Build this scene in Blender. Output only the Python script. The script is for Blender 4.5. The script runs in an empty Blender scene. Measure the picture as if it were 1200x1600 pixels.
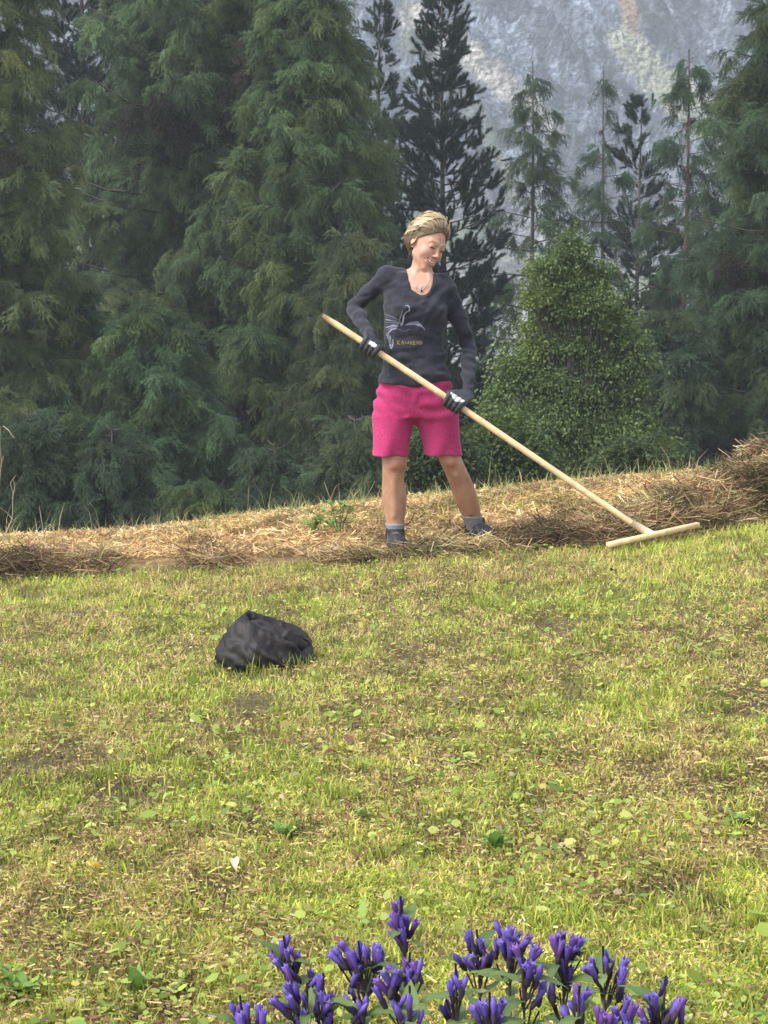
import bpy, math
import numpy as np
from mathutils import Vector, Matrix

SC = bpy.context.scene
rng = np.random.default_rng(11)
rad = math.radians

# ------------------------------------------------------------------ camera, sky, sun, exposure
CAMZ, PITCH, F = 1.5, rad(-5.0), 2790.0          # F: focal length in photo pixels (1200 x 1600)
cam_d = bpy.data.cameras.new('camera')
cam = bpy.data.objects.new('camera', cam_d)
SC.collection.objects.link(cam)
cam.location = (0, 0, CAMZ)
cam.rotation_euler = (rad(90) + PITCH, 0, 0)
cam_d.sensor_fit = 'VERTICAL'; cam_d.sensor_height = 24.0
cam_d.lens = 12.0 / (800.0 / F)
cam_d.clip_start = 0.05; cam_d.clip_end = 3000
SC.camera = cam

SUN_EL, SUN_AZ = rad(52), rad(-118)     # azimuth from +Y towards +X: high on the left, a little behind the camera
w = bpy.data.worlds.new('World'); SC.world = w; w.use_nodes = True
nt = w.node_tree; nt.nodes.clear()
sky = nt.nodes.new('ShaderNodeTexSky'); sky.sky_type = 'NISHITA'; sky.sun_disc = False
sky.sun_elevation = SUN_EL; sky.sun_rotation = SUN_AZ
sky.air_density = 1.0; sky.dust_density = 4.0; sky.ozone_density = 1.0; sky.altitude = 1200
bg = nt.nodes.new('ShaderNodeBackground'); bg.inputs['Strength'].default_value = 0.125
hs = nt.nodes.new('ShaderNodeHueSaturation'); hs.inputs['Saturation'].default_value = 0.45
wo = nt.nodes.new('ShaderNodeOutputWorld')
nt.links.new(sky.outputs[0], hs.inputs['Color']); nt.links.new(hs.outputs[0], bg.inputs[0]); nt.links.new(bg.outputs[0], wo.inputs[0])

sun_d = bpy.data.lights.new('sun', 'SUN'); sun_d.energy = 1.5; sun_d.angle = rad(22); sun_d.color = (1.0, 0.97, 0.91)
sun = bpy.data.objects.new('sun', sun_d); SC.collection.objects.link(sun)
sdir = Vector((math.sin(SUN_AZ) * math.cos(SUN_EL), math.cos(SUN_AZ) * math.cos(SUN_EL), math.sin(SUN_EL)))
sun.rotation_euler = (-sdir).to_track_quat('-Z', 'Y').to_euler()
sun.location = sdir * 50

SC.view_settings.view_transform = 'Standard'; SC.view_settings.look = 'None'
SC.view_settings.gamma = 1.0; SC.view_settings.use_curve_mapping = False
SC.view_settings.exposure = 1.85
cy = SC.cycles
cy.max_bounces = 6; cy.diffuse_bounces = 3; cy.glossy_bounces = 2; cy.transmission_bounces = 3; cy.volume_bounces = 1
cy.use_denoising = True
cy.caustics_reflective = False; cy.caustics_refractive = False
cy.sample_clamp_indirect = 4

# ------------------------------------------------------------------ projection helpers
CP, SP = math.cos(PITCH), math.sin(PITCH)
def P(px, py, Y):
    """world point seen at photo pixel (px, py) at distance Y in front of the camera"""
    dx = (px - 600.0) / F; dy = (800.0 - py) / F
    d = (dx, CP - dy * SP, SP + dy * CP)
    t = Y / d[1]
    return Vector((d[0] * t, Y, CAMZ + d[2] * t))
def proj(x, y, z):
    zz = z - CAMZ
    f = y * CP + zz * SP; u = -y * SP + zz * CP
    return 600 + F * x / f, 800 - F * u / f

# ------------------------------------------------------------------ noise
def _h(ix, iy, iz, s):
    n = (ix.astype(np.int64) * 73856093) ^ (iy.astype(np.int64) * 19349663) ^ (iz.astype(np.int64) * 83492791) ^ np.int64(s * 2654435 + 97)
    n = (n ^ (n >> 13)) * np.int64(1274126177); n = n ^ (n >> 16)
    return (n & 0xFFFF).astype(np.float64) / 65535.0
def vn(x, y, z=0.0, s=0):
    x = np.asarray(x, float); y = np.asarray(y, float) + x * 0; z = np.asarray(z, float) + x * 0
    ix, iy, iz = np.floor(x), np.floor(y), np.floor(z)
    fx, fy, fz = x - ix, y - iy, z - iz
    fx = fx * fx * (3 - 2 * fx); fy = fy * fy * (3 - 2 * fy); fz = fz * fz * (3 - 2 * fz)
    r = 0
    for a in (0, 1):
        for b in (0, 1):
            for c in (0, 1):
                r = r + _h(ix + a, iy + b, iz + c, s) * (fx if a else 1 - fx) * (fy if b else 1 - fy) * (fz if c else 1 - fz)
    return r
def fbm(x, y, z=0.0, s=0, o=4, g=0.5):
    t = 0; a = 1; n = 0
    for i in range(o):
        t = t + a * vn(np.asarray(x) * 2 ** i, np.asarray(y) * 2 ** i, np.asarray(z) * 2 ** i, s + i * 7); n += a; a *= g
    return t / n
def sst(a, b, x):
    t = np.clip((x - a) / (b - a), 0, 1); return t * t * (3 - 2 * t)

# ------------------------------------------------------------------ object helpers
def link(o, parent=None):
    SC.collection.objects.link(o)
    if parent is not None: o.parent = parent
    return o
def tag(o, label=None, cat=None, group=None, kind=None):
    if label: o['label'] = label
    if cat: o['category'] = cat
    if group: o['group'] = group
    if kind: o['kind'] = kind
    return o
def empty(name, loc=(0, 0, 0), rz=0.0):
    o = bpy.data.objects.new(name, None); o.location = loc; o.rotation_euler = (0, 0, rz); o.empty_display_size = .1
    SC.collection.objects.link(o); return o
def mesh(name, V, Fa, mat=None, col=None, smooth=True):
    """V (n,3), Fa (m,k) faces of equal size or list of such arrays, col (n,3) point colours"""
    V = np.asarray(V, np.float32).reshape(-1, 3)
    if not isinstance(Fa, (list, tuple)): Fa = [Fa]
    Fa = [np.asarray(f, np.int32) for f in Fa if len(f)]
    me = bpy.data.meshes.new(name)
    me.vertices.add(len(V)); me.vertices.foreach_set('co', V.ravel())
    nl = sum(f.size for f in Fa); npol = sum(len(f) for f in Fa)
    me.loops.add(nl); me.loops.foreach_set('vertex_index', np.concatenate([f.ravel() for f in Fa]))
    tot = np.concatenate([np.full(len(f), f.shape[1], np.int32) for f in Fa])
    st = np.concatenate([[0], np.cumsum(tot)[:-1]]).astype(np.int32)
    me.polygons.add(npol); me.polygons.foreach_set('loop_start', st); me.polygons.foreach_set('loop_total', tot)
    me.update(calc_edges=True)
    if smooth: me.polygons.foreach_set('use_smooth', np.ones(npol, bool))
    if col is not None:
        a = me.attributes.new('col', 'FLOAT_COLOR', 'POINT')
        c = np.ones((len(V), 4), np.float32); c[:, :3] = np.clip(col, 0, 1); a.data.foreach_set('color', c.ravel())
    if mat: me.materials.append(mat)
    return me
def obj(name, me, parent=None, loc=None):
    o = bpy.data.objects.new(name, me)
    if loc is not None: o.location = loc
    return link(o, parent)
def grid_faces(n, m, wrap=False):
    """n rows of m vertices"""
    i = np.arange(n - 1)[:, None]; j = np.arange(m if wrap else m - 1)[None, :]
    j2 = (j + 1) % m
    return np.stack([i * m + j, i * m + j2, (i + 1) * m + j2, (i + 1) * m + j], -1).reshape(-1, 4)

# ------------------------------------------------------------------ materials
def pmat(name, base=None, rough=.8, attr=False, transl=0.0, noise=None, bump=None, spec=.3, sheen=0, sss=0):
    m = bpy.data.materials.new(name); m.use_nodes = True
    t = m.node_tree; b = t.nodes['Principled BSDF']; out = t.nodes['Material Output']
    b.inputs['Roughness'].default_value = rough; b.inputs['Specular IOR Level'].default_value = spec
    if sheen: b.inputs['Sheen Weight'].default_value = sheen
    if sss:
        b.inputs['Subsurface Weight'].default_value = sss; b.inputs['Subsurface Radius'].default_value = (.012, .005, .003)
        b.inputs['Subsurface Scale'].default_value = 1.0
    if attr:
        a = t.nodes.new('ShaderNodeAttribute'); a.attribute_name = 'col'; src = a.outputs['Color']
    else:
        r = t.nodes.new('ShaderNodeRGB'); r.outputs[0].default_value = (*base, 1); src = r.outputs[0]
    tc = t.nodes.new('ShaderNodeTexCoord')
    if noise:
        sc, lo, hi = noise
        n = t.nodes.new('ShaderNodeTexNoise'); n.inputs['Scale'].default_value = sc; n.inputs['Detail'].default_value = 6
        t.links.new(tc.outputs['Object'], n.inputs['Vector'])
        mr = t.nodes.new('ShaderNodeMapRange'); mr.inputs['From Min'].default_value = .3; mr.inputs['From Max'].default_value = .7
        mr.inputs['To Min'].default_value = lo; mr.inputs['To Max'].default_value = hi
        t.links.new(n.outputs['Fac'], mr.inputs['Value'])
        vm = t.nodes.new('ShaderNodeVectorMath'); vm.operation = 'SCALE'
        t.links.new(src, vm.inputs[0]); t.links.new(mr.outputs[0], vm.inputs['Scale']); src = vm.outputs[0]
    t.links.new(src, b.inputs['Base Color'])
    if bump:
        sc, st, dist = bump
        n2 = t.nodes.new('ShaderNodeTexNoise'); n2.inputs['Scale'].default_value = sc; n2.inputs['Detail'].default_value = 5
        t.links.new(tc.outputs['Object'], n2.inputs['Vector'])
        bp = t.nodes.new('ShaderNodeBump'); bp.inputs['Strength'].default_value = st; bp.inputs['Distance'].default_value = dist
        t.links.new(n2.outputs['Fac'], bp.inputs['Height']); t.links.new(bp.outputs[0], b.inputs['Normal'])
    if transl:
        tr = t.nodes.new('ShaderNodeBsdfTranslucent'); mx = t.nodes.new('ShaderNodeMixShader'); mx.inputs[0].default_value = transl
        t.links.new(src, tr.inputs['Color']); t.links.new(b.outputs[0], mx.inputs[1]); t.links.new(tr.outputs[0], mx.inputs[2])
        t.links.new(mx.outputs[0], out.inputs['Surface'])
    return m

M = dict(
    leaf=pmat('needle_foliage', attr=True, rough=.75, transl=.3, spec=.15),
    broad=pmat('broad_leaf', attr=True, rough=.55, transl=.35, spec=.3),
    grass=pmat('grass_blades', attr=True, rough=.6, transl=.35, spec=.2),
    hay=pmat('dry_hay', attr=True, rough=.7, transl=.2, spec=.2),
    bark=pmat('bark', attr=True, rough=.95, noise=(6, .6, 1.4), bump=(14, .8, .03)),
    skin=pmat('skin', attr=True, rough=.5, sss=.12, noise=(70, .93, 1.07), spec=.35),
    shirt=pmat('shirt_cloth', (.019, .019, .027), rough=.9, noise=(190, .45, 1.6), bump=(420, .25, .002), sheen=.12),
    pink=pmat('pink_cloth', (.37, .026, .110), rough=.9, noise=(150, .70, 1.25), bump=(380, .25, .002), sheen=.1),
    hair=pmat('hair', attr=True, rough=.5, spec=.4),
    glove=pmat('glove', attr=True, rough=.6, noise=(120, .8, 1.2), bump=(300, .3, .002)),
    shoe=pmat('shoe', attr=True, rough=.7, bump=(200, .4, .002)),
    sock=pmat('sock', (.21, .205, .21), rough=.95, noise=(200, .8, 1.15), bump=(300, .4, .002)),
    white=pmat('tooth_white', (.75, .72, .66), rough=.3),
    dark=pmat('dark_plastic', (.02, .017, .016), rough=.35),
    metal=pmat('necklace_metal', (.5, .45, .38), rough=.35),
    wood=pmat('pale_wood', attr=True, rough=.6, noise=(22, .72, 1.16), bump=(90, .3, .002)),
    bag=pmat('bag_cloth', (.0105, .0084, .0080), rough=.6, noise=(18, .45, 2.2), bump=(150, .5, .003), spec=.3),
    print=pmat('shirt_print', attr=True, rough=.8),
    petal=pmat('gentian_petal', attr=True, rough=.5, transl=.25, spec=.3),
)

# ------------------------------------------------------------------ ground form
SL, CR = 0.058, 0.065
def plane(x, y): return SL * y + CR * x
def row_y(px, row):
    """distance at which the bare slope is seen at that pixel"""
    dx = (px - 600.0) / F; dy = (800.0 - row) / F
    d = np.array([dx, CP - dy * SP, SP + dy * CP])
    t = CAMZ / (SL * d[1] + CR * d[0] - d[2])
    return d[0] * t, d[1] * t
_c = [(-250, 858), (0, 843), (200, 835), (400, 808), (560, 787), (750, 771), (850, 758), (1000, 745), (1130, 735), (1260, 728), (1450, 715)]
_cx, _cy = zip(*[row_y(*c) for c in _c]); CRX, CRY = np.array(_cx), np.array(_cy)
_f = [(-250, 925), (-60, 914), (0, 908), (150, 900), (270, 893), (400, 890), (560, 885), (700, 874), (850, 858), (960, 850), (1100, 833), (1200, 815), (1300, 806), (1500, 790)]
_fx, _fy = zip(*[row_y(*c) for c in _f]); FRX, FRY = np.array(_fx), np.array(_fy)
def yfront(x): return np.interp(x, FRX, FRY) + .07 * (fbm(np.asarray(x) * 2.2, 3.1, s=5, o=3) - .5)
def ycrest(x): return np.interp(x, CRX, CRY)
def mound(x, y):
    x = np.asarray(x, float); y = np.asarray(y, float)
    H = np.interp(x, [-3, -2.2, -1.7, -1.2, -.6, 0, .5, .85, 1.2, 1.5, 1.8, 2.1, 2.8], [.05, .06, .07, .045, .03, .006, .008, .05, .09, .12, .20, .29, .31])
    W = np.interp(x, [-2, 0, .8, 1.4, 2.0], [.5, .4, .6, .8, 1.1])
    t = (y - yfront(x)) / W
    p = np.where((t > 0) & (t < 1), np.sin(np.clip(t, 0, 1) ** .62 * math.pi) ** .8, 0)
    return H * p * (.65 + .7 * fbm(x * 5, y * 5, s=31, o=3))
def drop(t):
    t = np.maximum(t, 0); return np.where(t < 3, .28 * t * t / 6, .28 * (t - 1.5))
def gz(x, y):
    x = np.asarray(x, float); y = np.asarray(y, float)
    yc = ycrest(x)
    near = plane(x, y) + .03 * (fbm(x * 1.1, y * 1.1, s=1, o=3) - .5) * sst(0, 2, y)
    t = y - yc + .35
    z = np.where(t > 0, near - drop(t) - SL * np.maximum(t, 0), near)
    low = -11.0 + 1.5 * (fbm(x * .05, y * .05, s=3, o=3) - .5) + .05 * x * sst(60, 20, y)
    z = np.maximum(z, low)
    return z
def gtop(x, y): return gz(x, y) + mound(x, y)
def GP(px, py):
    """ground point seen at a pixel of the near slope"""
    lo, hi = 2.0, 14.0
    for Y in np.arange(2.2, 14, .01):
        p = P(px, py, Y)
        if p.z < gtop(p.x, p.y): return Vector((p.x, p.y, float(gtop(p.x, p.y))))
    return P(px, py, 10)

def axis(parts):
    out = []
    for a, b, st in parts: out.append(np.arange(a, b, st))
    return np.concatenate(out + [[parts[-1][1]]])
gx = np.unique(np.concatenate([-np.geomspace(4, 420, 40), np.arange(-4, 4.01, .085), np.geomspace(4, 420, 40)]))
gy = np.unique(np.concatenate([np.linspace(-45, -1, 12), np.arange(-1, 2.5, .25), np.arange(2.5, 15, .085), np.geomspace(15, 470, 60)]))
GX, GY = np.meshgrid(gx, gy)
GZ = gtop(GX, GY)
hz = sst(-.04, .10, GY - yfront(GX))
gn = fbm(GX * 3, GY * 3, s=9, o=4)[..., None]
c_soil = np.array([.075, .062, .024]) * (.6 + .8 * gn); c_hay = np.array([.16, .105, .045]) * (.5 + gn)
far = sst(0, 25, GY - ycrest(GX))[..., None]
gc = c_soil * (1 - hz[..., None]) + c_hay * hz[..., None]
gc = gc * (1 - far) + np.array([.05, .065, .03]) * (.6 + .8 * gn) * far
ground_mat = pmat('ground_soil', attr=True, rough=.95, noise=(25, .6, 1.5), bump=(40, .8, .02))
go = obj('ground', mesh('ground', np.stack([GX, GY, GZ], -1), grid_faces(len(gy), len(gx)), ground_mat, gc.reshape(-1, 3)))
tag(go, kind='structure')

# ------------------------------------------------------------------ mountain
def build_mountain():
    xs = np.concatenate([np.linspace(-330, -80, 30)[:-1], np.linspace(-80, 80, 290), np.linspace(80, 330, 30)[1:]])
    ys = np.concatenate([np.linspace(95, 225, 40)[:-1], np.linspace(225, 312, 190), np.linspace(312, 440, 18)[1:]])
    X, Y = np.meshgrid(xs, ys)
    Yw = Y + 16 * (fbm(X * .03, Y * .01, s=41, o=3) - .5) - .10 * X
    base = np.interp(Yw, [95, 120, 150, 235, 262, 300, 330, 440], [-14, -9.5, -7, 9, 26, 62, 95, 150])
    # ridges and gullies running down the face, leaning to the right
    q = X * .85 + Y * .35
    r1 = 1 - np.abs(2 * fbm(q * .035, Y * .02, s=51, o=5, g=.55) - 1)
    r2 = 1 - np.abs(2 * fbm(q * .13 + 8, Y * .07, s=61, o=4, g=.6) - 1)
    r3 = fbm(X * .5, Y * .5, s=71, o=3)
    cl = sst(225, 262, Yw)
    Z = base + cl * (17 * (r1 - .6) + 9.0 * (r2 - .5) + 6.5 * (r3 - .5)) + (1 - cl) * 1.2 * (fbm(X * .08, Y * .08, s=81, o=4) - .5)
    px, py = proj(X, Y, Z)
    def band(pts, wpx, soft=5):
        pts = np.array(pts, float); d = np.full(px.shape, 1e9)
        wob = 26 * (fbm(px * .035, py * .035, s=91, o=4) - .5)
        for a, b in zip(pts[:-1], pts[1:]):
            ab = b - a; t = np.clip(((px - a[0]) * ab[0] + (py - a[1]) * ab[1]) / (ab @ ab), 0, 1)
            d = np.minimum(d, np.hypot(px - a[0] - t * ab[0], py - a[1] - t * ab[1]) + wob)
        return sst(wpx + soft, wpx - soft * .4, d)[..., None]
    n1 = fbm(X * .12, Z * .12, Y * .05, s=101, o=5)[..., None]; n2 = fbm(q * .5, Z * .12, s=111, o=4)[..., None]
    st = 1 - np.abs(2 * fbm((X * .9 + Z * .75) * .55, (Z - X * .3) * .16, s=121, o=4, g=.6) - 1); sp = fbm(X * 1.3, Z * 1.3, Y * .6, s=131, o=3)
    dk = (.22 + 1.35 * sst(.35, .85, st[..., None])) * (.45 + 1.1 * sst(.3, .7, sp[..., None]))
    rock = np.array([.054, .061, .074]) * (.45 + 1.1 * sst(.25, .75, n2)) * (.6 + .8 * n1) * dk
    scree = np.array([.15, .138, .118]) * (.8 + .4 * n1) * (.6 + .8 * sst(.25, .7, fbm(X * 1.1, Z * 1.1, s=141, o=3)[..., None]))
    grass = np.array([.09, .11, .05]) * (.7 + .6 * n1)
    orange = np.array([.20, .125, .075]) * (.8 + .4 * n1)
    veg = np.array([.02, .03, .024]) * (.7 + .6 * n2)
    col = rock
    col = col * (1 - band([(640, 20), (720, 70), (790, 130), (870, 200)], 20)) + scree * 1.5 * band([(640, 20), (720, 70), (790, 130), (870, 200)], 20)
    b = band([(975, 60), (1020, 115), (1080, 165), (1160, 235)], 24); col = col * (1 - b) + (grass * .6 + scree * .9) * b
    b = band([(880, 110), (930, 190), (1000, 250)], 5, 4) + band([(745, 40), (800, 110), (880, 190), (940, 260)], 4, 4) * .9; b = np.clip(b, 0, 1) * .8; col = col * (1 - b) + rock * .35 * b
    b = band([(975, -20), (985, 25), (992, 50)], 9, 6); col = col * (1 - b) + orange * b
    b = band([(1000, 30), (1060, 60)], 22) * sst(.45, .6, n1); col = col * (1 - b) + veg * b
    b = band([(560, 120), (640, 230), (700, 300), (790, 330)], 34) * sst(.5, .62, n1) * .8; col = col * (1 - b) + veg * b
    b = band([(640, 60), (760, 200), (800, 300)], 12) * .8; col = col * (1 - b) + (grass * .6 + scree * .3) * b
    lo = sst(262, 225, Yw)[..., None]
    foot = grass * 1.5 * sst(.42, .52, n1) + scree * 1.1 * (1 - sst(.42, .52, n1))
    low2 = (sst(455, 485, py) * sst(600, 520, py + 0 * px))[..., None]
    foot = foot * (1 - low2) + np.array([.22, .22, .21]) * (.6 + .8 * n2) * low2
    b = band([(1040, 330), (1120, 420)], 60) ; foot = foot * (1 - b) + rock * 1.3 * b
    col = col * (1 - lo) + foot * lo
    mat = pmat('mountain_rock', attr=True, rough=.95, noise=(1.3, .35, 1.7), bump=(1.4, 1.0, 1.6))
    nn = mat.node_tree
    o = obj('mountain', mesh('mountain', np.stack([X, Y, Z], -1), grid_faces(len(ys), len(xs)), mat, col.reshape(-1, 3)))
    tag(o, kind='structure')
build_mountain()

# ------------------------------------------------------------------ haze
hx = [(-450, 450), (-50, 490), (-17, 175)]
V = [(hx[0][i], hx[1][j], hx[2][k]) for i in (0, 1) for j in (0, 1) for k in (0, 1)]
Fq = [(0, 1, 3, 2), (4, 6, 7, 5), (0, 4, 5, 1), (2, 3, 7, 6), (0, 2, 6, 4), (1, 5, 7, 3)]
hm = bpy.data.materials.new('haze_air'); hm.use_nodes = True; ht = hm.node_tree
for n in list(ht.nodes):
    if n.type != 'OUTPUT_MATERIAL': ht.nodes.remove(n)
pv = ht.nodes.new('ShaderNodeVolumePrincipled'); pv.inputs['Color'].default_value = (.80, .88, .97, 1)
pv.inputs['Density'].default_value = .0009; pv.inputs['Anisotropy'].default_value = .0
ht.links.new(pv.outputs[0], [n for n in ht.nodes if n.type == 'OUTPUT_MATERIAL'][0].inputs['Volume'])
ho = obj('haze', mesh('haze', V, np.array(Fq), hm, smooth=False)); tag(ho, kind='stuff')

# ------------------------------------------------------------------ generic tube / ribbon
def tube(pts, radii, sides=6, cap=True):
    """returns V, F(quads) of one bent tapering tube"""
    pts = np.asarray(pts, float); n = len(pts)
    T = np.gradient(pts, axis=0); T /= np.linalg.norm(T, axis=1, keepdims=True) + 1e-9
    ref = np.array([0.31, .2, .93]) if abs(T[0][2]) < .8 else np.array([.9, .3, .1])
    A = np.cross(T, ref); A /= np.linalg.norm(A, axis=1, keepdims=True) + 1e-9
    B = np.cross(T, A)
    th = np.linspace(0, 2 * math.pi, sides, endpoint=False)
    r = np.asarray(radii, float)[:, None, None]
    V = pts[:, None, :] + r * (np.cos(th)[None, :, None] * A[:, None, :] + np.sin(th)[None, :, None] * B[:, None, :])
    V = V.reshape(-1, 3); Fa = grid_faces(n, sides, True)[:, ::-1]
    if cap:
        V = np.vstack([V, pts[:1], pts[-1:]]); k = n * sides
        j = np.arange(sides); j2 = (j + 1) % sides
        c0 = np.stack([j2, j, np.full(sides, k), np.full(sides, k)], -1)
        c1 = np.stack([(n - 1) * sides + j, (n - 1) * sides + j2, np.full(sides, k + 1), np.full(sides, k + 1)], -1)
        tri = np.vstack([c0[:, :3], c1[:, :3]])
        return V, Fa, tri
    return V, Fa, np.zeros((0, 3), int)
class MB:
    def __init__(s): s.V = []; s.Q = []; s.T = []; s.C = []; s.n = 0
    def add(s, V, Q=None, T=None, col=(.5, .5, .5)):
        V = np.asarray(V, float).reshape(-1, 3)
        s.V.append(V)
        if Q is not None and len(Q): s.Q.append(np.asarray(Q) + s.n)
        if T is not None and len(T): s.T.append(np.asarray(T) + s.n)
        c = np.asarray(col, float); s.C.append(c if c.ndim == 2 else np.tile(c, (len(V), 1)))
        s.n += len(V)
    def tube(s, pts, radii, sides=6, col=(.5, .5, .5), cap=True):
        V, Q, T = tube(pts, radii, sides, cap); s.add(V, Q, T, col)
    def mesh(s, name, mat, smooth=True):
        fs = []
        if s.Q: fs.append(np.vstack(s.Q))
        if s.T: fs.append(np.vstack(s.T))
        return mesh(name, np.vstack(s.V), fs, mat, np.vstack(s.C), smooth)

def nrm(v): return v / (np.linalg.norm(v, axis=-1, keepdims=True) + 1e-9)
def tris_at(Pn, D, L, W, r, cup=0.0):
    """one small leaf triangle per point: base centre Pn, direction D, length L, width W"""
    n = len(Pn); R = nrm(r.normal(size=(n, 3))); S = nrm(np.cross(D, R)) * (W / 2)[:, None]
    V = np.stack([Pn - S, Pn + S, Pn + D * L[:, None]], 1)
    return V.reshape(-1, 3), np.arange(3 * n).reshape(-1, 3)

# ------------------------------------------------------------------ foliage sprays (geometry nodes put them on twig points)
def inst_mat(name, transl, rough):
    m = bpy.data.materials.new(name); m.use_nodes = True; t = m.node_tree; b = t.nodes['Principled BSDF']; out = t.nodes['Material Output']
    b.inputs['Roughness'].default_value = rough; b.inputs['Specular IOR Level'].default_value = .2
    a = t.nodes.new('ShaderNodeAttribute'); a.attribute_name = 'tint'; a.attribute_type = 'INSTANCER'
    c = t.nodes.new('ShaderNodeAttribute'); c.attribute_name = 'col'
    v = t.nodes.new('ShaderNodeVectorMath'); v.operation = 'MULTIPLY'
    t.links.new(a.outputs['Color'], v.inputs[0]); t.links.new(c.outputs['Color'], v.inputs[1]); t.links.new(v.outputs[0], b.inputs['Base Color'])
    tr = t.nodes.new('ShaderNodeBsdfTranslucent'); mx = t.nodes.new('ShaderNodeMixShader'); mx.inputs[0].default_value = transl
    t.links.new(v.outputs[0], tr.inputs['Color']); t.links.new(b.outputs[0], mx.inputs[1]); t.links.new(tr.outputs[0], mx.inputs[2]); t.links.new(mx.outputs[0], out.inputs['Surface'])
    return m
IM = inst_mat('needle_spray', .3, .7); IB = inst_mat('leaf_spray', .35, .5)
def spray_larch(seed):
    """a hanging branchlet 35 cm long with side shoots and fine needle tufts; runs along +X, hangs to -Z"""
    r = np.random.default_rng(seed); P0 = []; D0_ = []
    nsh = 9
    for k in range(nsh + 1):
        if k == nsh: a = np.zeros(3); d = np.array([1, 0, -.25]); L = .36
        else:
            f = r.uniform(.05, .85); a = np.array([f * .34, 0, -.10 * f * f]); sg = 1 if k % 2 else -1
            d = nrm(np.array([r.uniform(.3, .9), sg * r.uniform(.3, .8), r.uniform(-.9, -.05)])); L = r.uniform(.09, .20) * (1.1 - .4 * f)
        n = int(L * 95) + 3
        v = np.linspace(.05, 1, n); q = a + d * (v * L)[:, None]; q[:, 2] -= .35 * L * v ** 2
        for j in range(n):
            for _ in range(4): P0.append(q[j] + r.normal(0, .002, 3)); D0_.append(nrm(d * .45 + r.normal(0, .6, 3)))
    P0 = np.array(P0); D0_ = np.array(D0_); n = len(P0)
    V, Fa = tris_at(P0, D0_, r.uniform(.018, .038, n), r.uniform(.0045, .0075, n), r)
    C = r.uniform(.7, 1.3, n)[:, None] * np.ones((1, 3)); C = C / 1.4
    return mesh('larch_spray', V, Fa, IM, np.repeat(C, 3, 0), smooth=False)
def spray_pine(seed):
    r = np.random.default_rng(seed); n = 230
    v = r.uniform(0, 1, n) ** .7; P0 = np.stack([v * .22, r.normal(0, .004, n), .05 * v ** 2], -1)
    D = nrm(np.array([.75, 0, .12]) + r.normal(0, .55, (n, 3)))
    V, Fa = tris_at(P0, D, r.uniform(.05, .09, n), r.uniform(.0045, .0085, n), r)
    C = r.uniform(.6, 1.3, n)[:, None] * np.ones((1, 3)) / 1.4
    return mesh('pine_spray', V, Fa, IM, np.repeat(C, 3, 0), smooth=False)
def spray_leaf(seed, n=34, leaf=.05, spread=.13):
    r = np.random.default_rng(seed); p = r.normal(0, 1, (n, 3)) * np.array([spread, spread, spread * .45])
    D = nrm(p * np.array([1, 1, .3]) + r.normal(0, .05, (n, 3)) + np.array([0, 0, -.05])); N_ = nrm(np.array([0, 0, 1.0]) + r.normal(0, .5, (n, 3)))
    S3 = nrm(np.cross(D, N_)); L = leaf * r.uniform(.6, 1.3, n)[:, None]; dn = np.array([0, 0, -1.0]) * L * .22
    V = np.stack([p, p + D * L * .35 + S3 * L * .45, p + D * L + dn, p + D * L * .35 - S3 * L * .45], 1).reshape(-1, 3)
    C = r.uniform(.7, 1.3, n)[:, None] * np.ones((1, 3)) / 1.4
    return mesh('leaf_spray', V, np.arange(4 * n).reshape(-1, 4), IB, np.repeat(C, 4, 0), smooth=False)
def spray_group(name, meshes):
    coll = bpy.data.collections.new(name)
    for me in meshes: coll.objects.link(bpy.data.objects.new(name + '_source', me))
    g = bpy.data.node_groups.new(name, 'GeometryNodeTree')
    g.interface.new_socket('Geometry', in_out='INPUT', socket_type='NodeSocketGeometry'); g.interface.new_socket('Geometry', in_out='OUTPUT', socket_type='NodeSocketGeometry')
    N = g.nodes; gi = N.new('NodeGroupInput'); go_ = N.new('NodeGroupOutput')
    ip = N.new('GeometryNodeInstanceOnPoints'); ci = N.new('GeometryNodeCollectionInfo')
    ci.inputs['Collection'].default_value = coll; ci.inputs['Separate Children'].default_value = True; ci.inputs['Reset Children'].default_value = True
    ra = N.new('GeometryNodeInputNamedAttribute'); ra.data_type = 'FLOAT_VECTOR'; ra.inputs['Name'].default_value = 'rot'
    sa = N.new('GeometryNodeInputNamedAttribute'); sa.data_type = 'FLOAT'; sa.inputs['Name'].default_value = 'size'
    g.links.new(gi.outputs[0], ip.inputs['Points']); g.links.new(ci.outputs[0], ip.inputs['Instance']); ip.inputs['Pick Instance'].default_value = True
    e2 = N.new('FunctionNodeEulerToRotation'); g.links.new(ra.outputs['Attribute'], e2.inputs[0]); g.links.new(e2.outputs[0], ip.inputs['Rotation'])
    g.links.new(sa.outputs['Attribute'], ip.inputs['Scale']); g.links.new(ip.outputs[0], go_.inputs[0])
    return g
GL = spray_group('larch_sprays', [spray_larch(k) for k in range(4)]); GPN = spray_group('pine_sprays', [spray_pine(k) for k in range(3)]); GLF = spray_group('leaf_sprays', [spray_leaf(k) for k in range(4)])
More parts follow.
